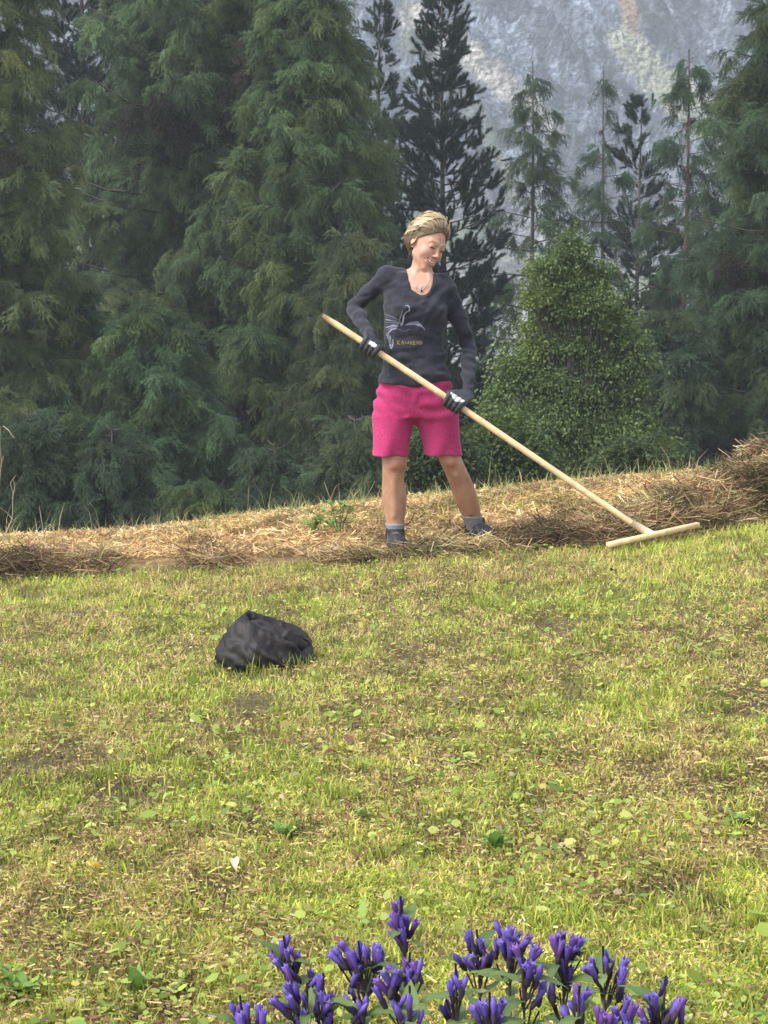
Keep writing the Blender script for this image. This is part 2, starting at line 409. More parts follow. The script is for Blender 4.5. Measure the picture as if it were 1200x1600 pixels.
def sprays(name, Pn, D, size, tint, group, parent, r):
    """points carrying a direction, a size and a tint; the X axis of a spray follows D, its Z stays upward"""
    n = len(Pn); me = bpy.data.meshes.new(name); me.vertices.add(n); me.vertices.foreach_set('co', np.asarray(Pn, np.float32).ravel())
    yaw = np.arctan2(D[:, 1], D[:, 0]); pit = -np.arcsin(np.clip(D[:, 2], -1, 1)); rol = r.normal(0, .5, n)
    a = me.attributes.new('rot', 'FLOAT_VECTOR', 'POINT'); a.data.foreach_set('vector', np.stack([rol, pit, yaw], -1).astype(np.float32).ravel())
    a = me.attributes.new('size', 'FLOAT', 'POINT'); a.data.foreach_set('value', np.asarray(size, np.float32))
    a = me.attributes.new('tint', 'FLOAT_COLOR', 'POINT'); c = np.ones((n, 4), np.float32); c[:, :3] = tint; a.data.foreach_set('color', c.ravel())
    o = obj(name, me, parent); md = o.modifiers.new('sprays', 'NODES'); md.node_group = group; o['kind'] = 'stuff'
    return o

# ------------------------------------------------------------------ conifers
def conifer(name, label, cat, px, top, depth, hw, kind='larch', branches=150, twigs=14, tufts=22, seed=1, col=(.06, .095, .045),
            bare=0.0, sparse=1.0, group='conifers at the forest edge', hfull=None, trunkcol=(.10, .08, .07), lean=0.0, needle=1.0, clear=0.0):
    """px: trunk pixel column, top: row of the tip, hw: half width in pixels that the crown reaches low down"""
    r = np.random.default_rng(seed)
    m = depth / F
    tip = P(px, top, depth); bz = float(gz(tip.x, depth)) - .2
    H = tip.z - bz; R = hw * m
    root = empty(name, (tip.x, depth, bz)); tag(root, label, cat, group)
    n = 26
    s = np.linspace(0, 1, n); tr = np.stack([lean * s * H + .02 * H * .12 * np.sin(s * 7 + seed), .01 * H * np.sin(s * 5), s * H], -1)
    tr[:, :2] -= tr[:1, :2]
    rad_ = H * .0080 * (1 - s) ** .9 + .010
    rad_[0] *= 1.5
    mb = MB(); mb.tube(tr, rad_, 10, trunkcol); obj('trunk', mb.mesh(name + '_trunk', M['bark']), root)
    # branches
    nb = branches
    h = (np.arange(nb) + r.uniform(0, 1, nb)) / nb
    lowest = clear
    h = lowest + (1 - lowest) * h ** .92
    h = np.minimum(h, .985)
    az = np.arange(nb) * 2.399 + r.normal(0, .35, nb)
    u = 1 - h
    if kind == 'pine':
        prof = np.clip((u * 3.2) ** .75, 0, 1) * (1 - .15 * h)
    else:
        prof = np.clip((u * 2.6) ** .8, 0, 1)
    L = R * prof * r.uniform(.62, 1.08, nb) + .12
    zc = np.interp(h, s, tr[:, 2]); xc = np.interp(h, s, tr[:, 0]); yc = np.interp(h, s, tr[:, 1])
    p0 = np.stack([xc, yc, zc], -1)
    dh = np.stack([np.cos(az), np.sin(az), np.zeros(nb)], -1)
    sd = np.stack([-np.sin(az), np.cos(az), np.zeros(nb)], -1)
    if kind == 'pine': a, b, c = .10 + .25 * h, -.25, .42
    elif kind == 'spruce': a, b, c = .25 * h + .02, -.55, .35
    else: a, b, c = .22 * h + .10, -.55, .38
    a = a + r.normal(0, .06, nb)
    def bp(i, t):
        Lr = L[i]
        z = Lr * (a[i] * t + b * t ** 2 * (.6 + .4 * u[i]) + c * t ** 3.2)
        side = Lr * .10 * np.sin(t * 2.6 + i) * t
        q = p0[i] + dh[i] * (Lr * t)[:, None] + sd[i] * side[:, None]
        q[:, 2] += z
        return q
    # branch wood (four-point tubes with three sides)
    tt = np.array([0, .3, .65, 1.0]); VV = []
    for j, t in enumerate(tt):
        c0 = bp(np.arange(nb), np.full(nb, t)); rr = (L * .014 * (1 - t * .85) + .006)
        for k in range(3):
            th = k * 2.094
            VV.append(c0 + sd * (rr * math.cos(th))[:, None] + np.array([0, 0, 1.0]) * (rr * math.sin(th))[:, None])
    VV = np.stack(VV, 1)                                     # nb, 12, 3
    Q = []
    for j in range(3):
        for k in range(3):
            k2 = (k + 1) % 3; Q.append([j * 3 + k, j * 3 + k2, (j + 1) * 3 + k2, (j + 1) * 3 + k])
    Q = (np.array(Q)[None] + (np.arange(nb) * 12)[:, None, None]).reshape(-1, 4)
    bo = obj('limbs', mesh(name + '_limbs', VV.reshape(-1, 3), Q, M['bark'], np.tile(np.array(trunkcol) * .9, (nb * 12, 1))), root); bo['kind'] = 'stuff'
    # twigs and needles
    wt = L / L.sum()
    nt_ = int(nb * twigs); bi = r.choice(nb, nt_, p=wt)
    if bare > 0:
        keep = vn(az[bi] * 1.3, h[bi] * 14, s=seed) > bare; bi = bi[keep]; nt_ = len(bi)
    t = r.uniform(.02, 1, nt_) ** .9
    tp = bp(bi, t)
    sgn = np.where(r.uniform(size=nt_) < .5, -1.0, 1.0)
    fw = r.uniform(.3, 1.0, nt_)
    if kind == 'pine':
        td = nrm(sd[bi] * (sgn * .7)[:, None] + dh[bi] * fw[:, None] + np.array([0, 0, .35]) + r.normal(0, .25, (nt_, 3)))
        tl = (.12 + .22 * L[bi] * (1.05 - t)) * r.uniform(.6, 1.2, nt_); droop = -.35
    else:
        td = nrm(sd[bi] * (sgn * .9)[:, None] + dh[bi] * fw[:, None] + np.array([0, 0, -.25]) + r.normal(0, .22, (nt_, 3)))
        tl = (.18 + .34 * L[bi] * (1.08 - t)) * r.uniform(.5, 1.2, nt_); droop = .55
    per = 3.4 if kind != 'pine' else 2.6
    nf = int(nt_ * per); ti = r.integers(0, nt_, nf); v = r.uniform(0, 1, nf) ** .8
    q = tp[ti] + td[ti] * (tl[ti] * v)[:, None]
    q[:, 2] -= droop * tl[ti] * v ** 2
    q += r.normal(0, .03, (nf, 3))
    if kind == 'pine': D = nrm(td[ti] + r.normal(0, .30, (nf, 3)) + np.array([0, 0, .25])); sz = r.uniform(.8, 1.35, nf) * needle
    else: D = nrm(td[ti] + r.normal(0, .35, (nf, 3)) + np.array([0, 0, -.25])); sz = r.uniform(.7, 1.35, nf) * needle
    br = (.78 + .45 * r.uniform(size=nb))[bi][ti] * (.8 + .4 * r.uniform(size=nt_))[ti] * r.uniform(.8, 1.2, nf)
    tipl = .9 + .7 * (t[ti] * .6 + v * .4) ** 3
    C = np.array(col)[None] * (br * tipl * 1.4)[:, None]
    yel = sst(.5, .75, vn(az[bi] * 2, h[bi] * 9, s=seed + 3)[ti])[:, None]
    C = C * (1 + yel * np.array([.28, .10, -.12]))
    if kind != 'pine':
        dead = (vn(az[bi] * 1.7 + 5, h[bi] * 11, s=seed + 8)[ti] > .90)[:, None]
        C = np.where(dead, np.array([.075, .062, .045]) * br[:, None], C)
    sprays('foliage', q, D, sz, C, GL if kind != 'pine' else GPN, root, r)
    return root

LG = (.086, .126, .060); DK = (.034, .053, .042)
def larch(*a, **k): return conifer('larch_tree', *a, **k)
def pine(*a, **k): return conifer('pine_tree', *a, kind='pine', **k)
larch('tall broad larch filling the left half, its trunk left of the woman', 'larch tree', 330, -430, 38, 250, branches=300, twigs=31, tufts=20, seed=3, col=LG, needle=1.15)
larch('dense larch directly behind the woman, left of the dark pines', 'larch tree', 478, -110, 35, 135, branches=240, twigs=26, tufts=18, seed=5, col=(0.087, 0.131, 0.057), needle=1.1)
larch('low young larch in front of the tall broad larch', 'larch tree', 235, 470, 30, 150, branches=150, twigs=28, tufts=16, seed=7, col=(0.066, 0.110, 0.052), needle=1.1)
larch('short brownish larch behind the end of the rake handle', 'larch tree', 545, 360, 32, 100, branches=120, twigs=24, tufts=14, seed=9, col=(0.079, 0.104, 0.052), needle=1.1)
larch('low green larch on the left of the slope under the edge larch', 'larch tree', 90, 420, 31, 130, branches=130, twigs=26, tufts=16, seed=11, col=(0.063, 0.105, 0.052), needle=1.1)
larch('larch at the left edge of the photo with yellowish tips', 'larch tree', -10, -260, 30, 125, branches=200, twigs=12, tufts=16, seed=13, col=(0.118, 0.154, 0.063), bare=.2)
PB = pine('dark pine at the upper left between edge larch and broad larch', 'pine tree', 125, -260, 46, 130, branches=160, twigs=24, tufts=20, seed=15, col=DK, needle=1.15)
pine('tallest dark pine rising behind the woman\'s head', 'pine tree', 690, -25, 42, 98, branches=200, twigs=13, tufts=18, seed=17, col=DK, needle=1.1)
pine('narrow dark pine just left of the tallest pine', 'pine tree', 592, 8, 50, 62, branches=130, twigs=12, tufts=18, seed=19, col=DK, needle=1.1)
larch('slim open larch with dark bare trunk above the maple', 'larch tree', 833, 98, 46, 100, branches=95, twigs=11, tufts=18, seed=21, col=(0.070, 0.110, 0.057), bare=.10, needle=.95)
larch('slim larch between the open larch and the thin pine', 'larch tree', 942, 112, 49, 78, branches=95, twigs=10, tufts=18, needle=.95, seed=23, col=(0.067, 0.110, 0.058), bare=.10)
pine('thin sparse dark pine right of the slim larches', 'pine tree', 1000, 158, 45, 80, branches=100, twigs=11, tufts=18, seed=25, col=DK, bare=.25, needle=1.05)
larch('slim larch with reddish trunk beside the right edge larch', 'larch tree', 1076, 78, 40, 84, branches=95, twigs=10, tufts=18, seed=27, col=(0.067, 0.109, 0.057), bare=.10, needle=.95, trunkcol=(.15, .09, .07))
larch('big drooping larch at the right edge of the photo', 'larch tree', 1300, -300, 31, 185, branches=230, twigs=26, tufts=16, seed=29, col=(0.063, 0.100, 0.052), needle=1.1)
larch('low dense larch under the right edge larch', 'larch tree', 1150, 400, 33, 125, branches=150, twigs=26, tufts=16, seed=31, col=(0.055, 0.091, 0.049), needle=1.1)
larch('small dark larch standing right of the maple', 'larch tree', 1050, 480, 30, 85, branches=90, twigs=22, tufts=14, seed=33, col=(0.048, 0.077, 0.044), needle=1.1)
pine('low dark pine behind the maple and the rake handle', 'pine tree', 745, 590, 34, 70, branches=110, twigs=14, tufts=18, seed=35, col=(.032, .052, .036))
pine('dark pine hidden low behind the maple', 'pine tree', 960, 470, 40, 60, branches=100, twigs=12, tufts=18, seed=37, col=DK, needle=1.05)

def copy_thing(o, label, px, depth, rz, sc=1.0):
    c = o.copy(); SC.collection.objects.link(c); c['label'] = label
    p = P(px, 500, depth); c.location = (p.x, depth, float(gz(p.x, depth)) - .2); c.rotation_euler = (0, 0, rz); c.scale = (sc,) * 3
    for ch in o.children:
        q = ch.copy(); SC.collection.objects.link(q); q.parent = c
    return c
copy_thing(PB, 'dark pine mostly hidden behind the tall broad larch, left side', 250, 53, 2.0)
copy_thing(PB, 'dark pine mostly hidden behind the gap between the broad larch and the dense larch', 415, 50, 4.1)
copy_thing(PB, 'dark pine showing through the thin crown of the left edge larch', 40, 58, 3.0, .8)
copy_thing(PB, 'dark pine in the shade behind the big drooping larch at the right edge', 1180, 52, 1.2, .85)

# ------------------------------------------------------------------ broadleaf tree and shrubs
def broadleaf(name, label, cat, base, lobes, nleaf, leaf, col, seed, group=None, stems=5, trunk_r=.06):
    """lobes: list of (dx, dy, dz, rx, ry, rz) relative to base"""
    r = np.random.default_rng(seed)
    root = empty(name, base); tag(root, label, cat, group)
    mb = MB(); zt = max(l[2] for l in lobes)
    for k, l in enumerate(lobes):
        a = np.array([0, 0, 0.0]) + r.normal(0, .03, 3) * [1, 1, 0]; c = np.array(l[:3])
        t = np.linspace(0, 1, 7)[:, None]
        pts = a * (1 - t) + c * t + np.array([0, 0, 1.0]) * (np.sin(t * math.pi) * .15 * abs(c[0])) + r.normal(0, .03, (7, 3)) * t * (1 - t) * 4
        pts[:, :2] *= t ** .5
        mb.tube(pts, trunk_r * (1 - .85 * t[:, 0]) * (.6 if k else 1.0), 6, (.07, .06, .05))
        for j in range(9):
            e = c + nrm(r.normal(size=3)) * np.array(l[3:6]) * r.uniform(.5, .95)
            s0 = pts[r.integers(3, 7)]
            mb.tube(np.stack([s0, (s0 + e) / 2 + [0, 0, .05], e]), [trunk_r * .22, trunk_r * .13, .006], 4, (.07, .06, .05))
    tk = obj('trunk', mb.mesh(name + '_trunk', M['bark']), root)
    vol = np.array([l[3] * l[4] * l[5] for l in lobes]) ** .7; li = r.choice(len(lobes), nleaf, p=vol / vol.sum())
    Lb = np.array(lobes)[li]
    # leaf sprays on short shoots, denser towards the outside of each bough
    nc = nleaf
    cd = nrm(r.normal(size=(nc, 3))); cd[:, 2] = np.where(cd[:, 2] < -.2, -cd[:, 2] * r.uniform(.2, 1, nc), cd[:, 2])
    cr = r.uniform(.12, 1.0, nc) ** .45
    cl = np.array(lobes)[r.choice(len(lobes), nc, p=vol / vol.sum())]
    wob = .50 + 1.05 * vn(cd[:, 0] * 2.6 + cl[:, 0] * 5, cd[:, 1] * 2.6, cd[:, 2] * 2.6 + cl[:, 2] * 5, s=seed)
    p = cl[:, :3] + cd * (cr * wob)[:, None] * cl[:, 3:6]
    D = nrm(cd + r.normal(0, .35, (nc, 3)) + np.array([0, 0, -.35]))
    br = r.uniform(.75, 1.25, nc) * (.75 + .5 * vn(p[:, 0] * 3, p[:, 1] * 3, p[:, 2] * 3, s=seed + 2))
    C = np.array(col) * (br * 1.4)[:, None]
    yl = (vn(p[:, 0] * 2.2, p[:, 1] * 2.2, p[:, 2] * 2.2, s=seed + 4) > .60)[:, None]; C = np.where(yl, C * np.array([1.18, 1.08, .9]), C)
    sprays('foliage', p, D, r.uniform(.75, 1.3, nc) * leaf / .05, C, GLF, root, r)
    return root
def lobes_px(base, Y, L):
    out = []
    m = Y / F
    for (x, y, rx, ry) in L:
        c = P(x, y, Y) - base
        out.append((c.x, (rng.uniform(-.5, .5)) * rx * m, c.z, rx * m, rx * m * .9, ry * m))
    return out
Ym = 24.0
bm = P(880, 800, Ym); bm.z = float(gz(bm.x, Ym)) - .1
broadleaf('maple_tree', 'bright green bushy maple right of the woman behind the rake handle', 'maple tree', bm,
          lobes_px(bm, Ym, [(893, 398, 17, 16), (862, 428, 26, 20), (905, 440, 30, 24), (848, 470, 24, 18), (925, 478, 34, 26), (880, 490, 38, 26), (952, 505, 26, 15), (982, 535, 22, 13), (905, 545, 42, 22), (958, 578, 34, 18), (990, 610, 22, 13), (1008, 565, 13, 8), (830, 512, 14, 8), (940, 432, 13, 9), (886, 374, 7, 10),
                            (845, 545, 28, 18), (812, 578, 30, 18), (850, 600, 38, 26), (790, 612, 20, 12), (905, 620, 40, 20), (945, 640, 32, 16), (768, 640, 15, 8), (1000, 655, 20, 10), (1040, 702, 13, 8), (850, 660, 50, 34), (910, 675, 50, 32), (960, 680, 40, 28), (1000, 690, 28, 20), (900, 725, 70, 40), (850, 740, 50, 40), (1015, 712, 20, 16)]),
          5600, .036, (.118, .172, .054), 3, group=None, trunk_r=.07)
def shrub(label, px, row, w, h, Y, col, seed, n=600, leaf=.036):
    b = P(px, row + h, Y); b.z = float(gz(b.x, Y)) - .05
    broadleaf('shrub', label, 'shrub', b, lobes_px(b, Y, [(px - w * .35, row + h * .2, w * .45, h * .5), (px + w * .3, row + h * .15, w * .5, h * .55), (px, row, w * .5, h * .6), (px, row + h * .6, w * .7, h * .6)]),
              n, leaf, col, seed, group='shrubs at the foot of the forest', trunk_r=.03)
shrub('leafy shrub showing between the woman\'s right knee and the maple', 790, 700, 75, 90, 20, (.070, .110, .036), 5, 900)
shrub('dark shrub behind the woman\'s legs', 680, 715, 70, 75, 19, (.052, .085, .036), 6, 800)
larch('squat young larch left of the legs above the straw', 'larch tree', 555, 650, 24, 70, branches=70, twigs=18, tufts=1, seed=64, col=(.070, .100, .052), needle=.8)
larch('squat young larch at the foot of the dense larch', 'larch tree', 430, 690, 25, 75, branches=70, twigs=18, tufts=1, seed=61, col=(.060, .092, .050), needle=.8)
larch('tiny larch sapling at the foot of the broad larch', 'larch tree', 312, 745, 19, 34, branches=50, twigs=14, tufts=12, seed=51, col=(0.073, 0.113, 0.052), needle=.5)
larch('squat young larch low between the two left larches', 'larch tree', 175, 665, 25, 85, branches=70, twigs=18, tufts=1, seed=62, col=(.058, .090, .050), needle=.8)
larch('squat young larch in the lower left behind the dry stalks', 'larch tree', 45, 640, 25, 85, branches=70, twigs=18, tufts=1, seed=63, col=(.060, .092, .050), needle=.8)
shrub('small shrub under the maple where the slope ends', 985, 720, 55, 40, 19, (.060, .088, .032), 13, 500)

# ------------------------------------------------------------------ meadow grass
BROWN = [(1160, 1090, .16), (385, 1108, .13), (640, 1022, .10), (870, 982, .12), (90, 1185, .16), (200, 1250, .14), (1180, 1270, .14), (1120, 1235, .10), (560, 1110, .12), (330, 1395, .10), (1000, 1195, .09), (60, 1450, .12), (240, 1580, .10), (130, 960, .10), (700, 1180, .08), (1060, 1400, .09)]
def brown(x, y):
    d = np.zeros(np.shape(x))
    for px, row, rr in BROWN:
        bx_, by_ = row_y(px, row); d = np.maximum(d, sst(1.2, .3, np.hypot(x - bx_, (y - by_) * .55) / rr + .7 * (fbm(x * 9, y * 9, s=251, o=2) - .5)))
    return d
def patch(x, y): return fbm(x * 1.3 + 4, y * 1.6, s=201, o=4, g=.6)
def blades(Pn, H, W, az, lean, col, r, mid=.55):
    """upright bent blades, three triangles each"""
    n = len(Pn); d = np.stack([np.cos(az), np.sin(az), np.zeros(n)], -1); s = np.stack([-np.sin(az), np.cos(az), np.zeros(n)], -1)
    fa = r.uniform(0, 2 * math.pi, n); s = np.stack([np.cos(fa), np.sin(fa), np.zeros(n)], -1)
    up = np.array([0, 0, 1.0])
    c1 = Pn + d * (lean * H * .35)[:, None] + up * (H * mid)[:, None]
    c2 = Pn + d * (lean * H)[:, None] + up * (H * np.sqrt(np.clip(1 - lean * lean * .7, .05, 1)))[:, None]
    hw = (W / 2)[:, None]
    V = np.stack([Pn - s * hw, Pn + s * hw, c1 + s * hw * .8, c1 - s * hw * .8, c2], 1).reshape(-1, 3)
    b = (np.arange(n) * 5)[:, None]
    Fq = b + np.array([[0, 1, 2, 3]]); Ft = b + np.array([[3, 2, 4]])
    C = np.repeat(col, 5, 0).reshape(n, 5, 3) * np.array([.75, .75, 1, 1, 1.1])[None, :, None]
    return V, Fq, Ft, C.reshape(-1, 3)
def screen_pts(n, r, r0, r1, margin=140, frac=.7):
    """points on the slope, spread both over the ground area and by the size they show"""
    a = int(n * frac)
    px = r.uniform(-margin, 1200 + margin, a); row = r.uniform(r0, r1, a)
    dx = (px - 600) / F; dy = (800 - row) / F
    d1 = CP - dy * SP; d2 = SP + dy * CP
    t = CAMZ / (SL * d1 + CR * dx - d2)
    x1, y1 = dx * t, d1 * t
    y2 = np.sqrt(r.uniform(1.6 ** 2, 9.2 ** 2, n - a)); x2 = r.uniform(-1, 1, n - a) * (.23 * y2 + 1.9)
    x = np.concatenate([x1, x2]); y = np.concatenate([y1, y2])
    return x, y
def palette(n, r, cols, probs):
    i = r.choice(len(cols), n, p=np.array(probs) / sum(probs)); return np.array(cols)[i]
G_GREEN = [(.41, .435, .072), (.31, .375, .060), (.49, .485, .10), (.20, .30, .05), (.54, .52, .15)]
G_STRAW = [(.52, .42, .17), (.44, .33, .13), (.56, .49, .25), (.34, .22, .10), (.24, .13, .07)]
def build_grass():
    r = np.random.default_rng(77)
    mb = MB()
    # standing stubble
    n = 490000; x, y = screen_pts(n, r, 795, 1760, frac=.60)
    k = y < yfront(x) + .05; x, y = x[k], y[k]; n = len(x)
    p = patch(x, y)
    bw = brown(x, y)
    H = r.uniform(.010, .033, n) * (.6 + .9 * fbm(x * 5, y * 5, s=210, o=3)) * (1 + .6 * sst(7.2, 8.5, y)) * (1 - .5 * bw)
    fine = fbm(x * 14, y * 10, s=212, o=2)
    g = (p * .6 + fine * .4 + r.normal(0, .12, n)) > .485 + .4 * bw
    C = np.where(g[:, None], palette(n, r, G_GREEN, [4, 3, 3, 2, 1]), palette(n, r, G_STRAW, [4, 3, 2, 2, 1])) * (r.uniform(.65, 1.3, n) * (.62 + .75 * sst(.25, .65, fbm(x * 11, y * 8, s=213, o=3))) * (1 - .45 * bw))[:, None]
    Wd = r.uniform(.0028, .0064, n) * np.where(y > 5.4, 1.15, 1); az = r.uniform(0, 6.28, n); ln = r.uniform(.25, 1.17, n); Pn = np.stack([x, y, gz(x, y) - .004], -1)
    nr_ = y < 5.4
    mb.add(*blades(Pn[nr_], H[nr_], Wd[nr_], az[nr_], ln[nr_], C[nr_], r))
    q = ~nr_; k = int(q.sum()); fa = r.uniform(0, 6.28, k); sv = np.stack([np.cos(fa), np.sin(fa), np.zeros(k)], -1) * (Wd[q] * .62)[:, None]
    tip = Pn[q] + np.stack([np.cos(az[q]) * ln[q] * H[q], np.sin(az[q]) * ln[q] * H[q], H[q] * np.sqrt(np.clip(1 - ln[q] ** 2 * .7, .05, 1))], -1)
    mb.add(np.stack([Pn[q] - sv, Pn[q] + sv, tip], 1).reshape(-1, 3), None, np.arange(3 * k).reshape(-1, 3), np.repeat(C[q], 3, 0))
    # longer tufts
    nt_ = 620; tx, ty = screen_pts(nt_, r, 850, 1700)
    k = ty < yfront(tx); tx, ty = tx[k], ty[k]; nt_ = len(tx)
    ii = np.repeat(np.arange(nt_), 26); n = len(ii)
    x = tx[ii] + r.normal(0, .022, n); y = ty[ii] + r.normal(0, .022, n)
    C = palette(n, r, G_GREEN, [3, 3, 2, 3, 1]) * r.uniform(.8, 1.2, nt_)[ii][:, None]
    mb.add(*blades(np.stack([x, y, gz(x, y)], -1), r.uniform(.025, .065, n), r.uniform(.003, .005, n), r.uniform(0, 6.28, n), r.uniform(.1, .8, n), C, r))
    # tall tufts round the bag
    bx, by = BAG.x, BAG.y
    for (ox, oy, c, hh) in ((-.03, -.17, 26, .10), (.10, -.15, 20, .09), (-.15, -.13, 24, .06), (.16, -.1, 18, .07), (.03, -.16, 30, .05)):
        n = c; x = bx + ox + r.normal(0, .022, n); y = by + oy + r.normal(0, .012, n)
        mb.add(*blades(np.stack([x, y, gz(x, y)], -1), r.uniform(.4, 1.0, n) * hh, r.uniform(.003, .005, n), r.uniform(0, 6.28, n), r.uniform(.05, .5, n), palette(n, r, G_GREEN, [3, 3, 2, 3, 1]), r))
    o = obj('meadow_grass', mb.mesh('meadow_grass', M['grass'], smooth=False)); tag(o, 'short mown yellow green grass covering the slope', 'grass', kind='stuff')
    # cut clippings lying on the stubble
    n = 95000; x, y = screen_pts(n, r, 795, 1760); k = y < yfront(x) + .1; x, y = x[k], y[k]; n = len(x)
    keep = r.uniform(size=n) < .35 + 1.0 * (patch(x, y) < .5); x, y = x[keep], y[keep]; n = len(x)
    p0 = np.stack([x, y, gz(x, y) + r.uniform(.006, .035, n)], -1); az = r.uniform(0, 6.28, n)
    d = np.stack([np.cos(az), np.sin(az), r.normal(0, .22, n)], -1); s = nrm(np.cross(d, r.normal(size=(n, 3))))
    L = (r.uniform(.006, .021, n) * np.where(r.uniform(size=n) > .97, 2.2, 1))[:, None]; W = r.uniform(.0014, .0028, n)[:, None]
    V = np.stack([p0 - s * W, p0 + s * W, p0 + d * L + s * W * .7, p0 + d * L - s * W * .7], 1).reshape(-1, 3)
    C = palette(n, r, G_STRAW + G_GREEN[:3], [3, 5, 1.2, 4, 3.5, 2, 2, 2]) * r.uniform(.6, 1.15, n)[:, None]
    o = obj('grass_clippings', mesh('grass_clippings', V, np.arange(4 * n).reshape(-1, 4), M['hay'], np.repeat(C, 4, 0), smooth=False))
    tag(o, 'dry straw coloured clippings scattered on the mown grass', 'clippings', kind='stuff')
    # small round leaves: clover, plantain
    n = 17000; x, y = screen_pts(n, r, 850, 1760); k = (y < yfront(x)) & (fbm(x * 2.5, y * 2.5, s=220, o=3) + r.normal(0, .12, len(x)) > .5); x, y = x[k], y[k]; n = len(x)
    p0 = np.stack([x, y, gz(x, y) + r.uniform(.015, .045, n)], -1); az = r.uniform(0, 6.28, n)
    d = np.stack([np.cos(az), np.sin(az), r.normal(0, .35, n)], -1); s = nrm(np.cross(d, nrm(np.array([0, 0, 1.0]) + r.normal(0, .45, (n, 3)))))
    L = (r.uniform(.008, .026, n) * np.where(r.uniform(size=n) > .93, 1.8, 1))[:, None]; W = L * r.uniform(.25, .42, n)[:, None]
    V = np.stack([p0, p0 + d * L * .35 + s * W, p0 + d * L * .8 + s * W * .8, p0 + d * L * 1.05, p0 + d * L * .8 - s * W * .8, p0 + d * L * .35 - s * W], 1).reshape(-1, 3)
    C = palette(n, r, [(.25, .34, .06), (.32, .40, .075), (.18, .27, .05), (.38, .41, .10), (.42, .36, .10), (.20, .09, .055), (.42, .34, .22)], [5, 5, 4, 5, 2, 1.6, 1]) * r.uniform(.7, 1.2, n)[:, None]
    o = obj('ground_leaves', mesh('ground_leaves', V, np.arange(6 * n).reshape(-1, 6), M['broad'], np.repeat(C, 6, 0), smooth=False))
    tag(o, 'small clover and plantain leaves mixed through the mown grass', 'ground cover', kind='stuff')

HAYC = [(.42, .29, .14), (.34, .21, .11), (.48, .37, .20), (.22, .12, .07), (.12, .07, .045), (.24, .24, .09), (.60, .50, .30)]
def ribbons(p, az, el, L, W, bend, C, r):
    """curved strips of two quads"""
    n = len(p)
    d = np.stack([np.cos(az) * np.cos(el), np.sin(az) * np.cos(el), np.sin(el)], -1)
    s = nrm(np.cross(d, nrm(r.normal(size=(n, 3))))); b = nrm(np.cross(d, s)) * bend[:, None]
    L = L[:, None]; W = W[:, None] / 2
    a0, a1, a2 = p - d * L / 2, p + b * L, p + d * L / 2
    V = np.stack([a0 - s * W, a0 + s * W, a1 + s * W, a1 - s * W, a2 + s * W * .6, a2 - s * W * .6], 1).reshape(-1, 3)
    i = (np.arange(n) * 6)[:, None]
    Q = np.concatenate([i + np.array([[0, 1, 2, 3]]), i + np.array([[3, 2, 4, 5]])])
    return V, Q, None, np.repeat(C, 6, 0)
FOOT = [GP(617, 856), GP(745, 840)]
def nearfoot(x, y):
    m = np.zeros(np.shape(x), bool)
    for i, f in enumerate(FOOT): m |= (np.abs(x - f.x - .05 * i) < .11 + .06 * i) & (y > f.y - .30) & (y < f.y + .12)
    return m
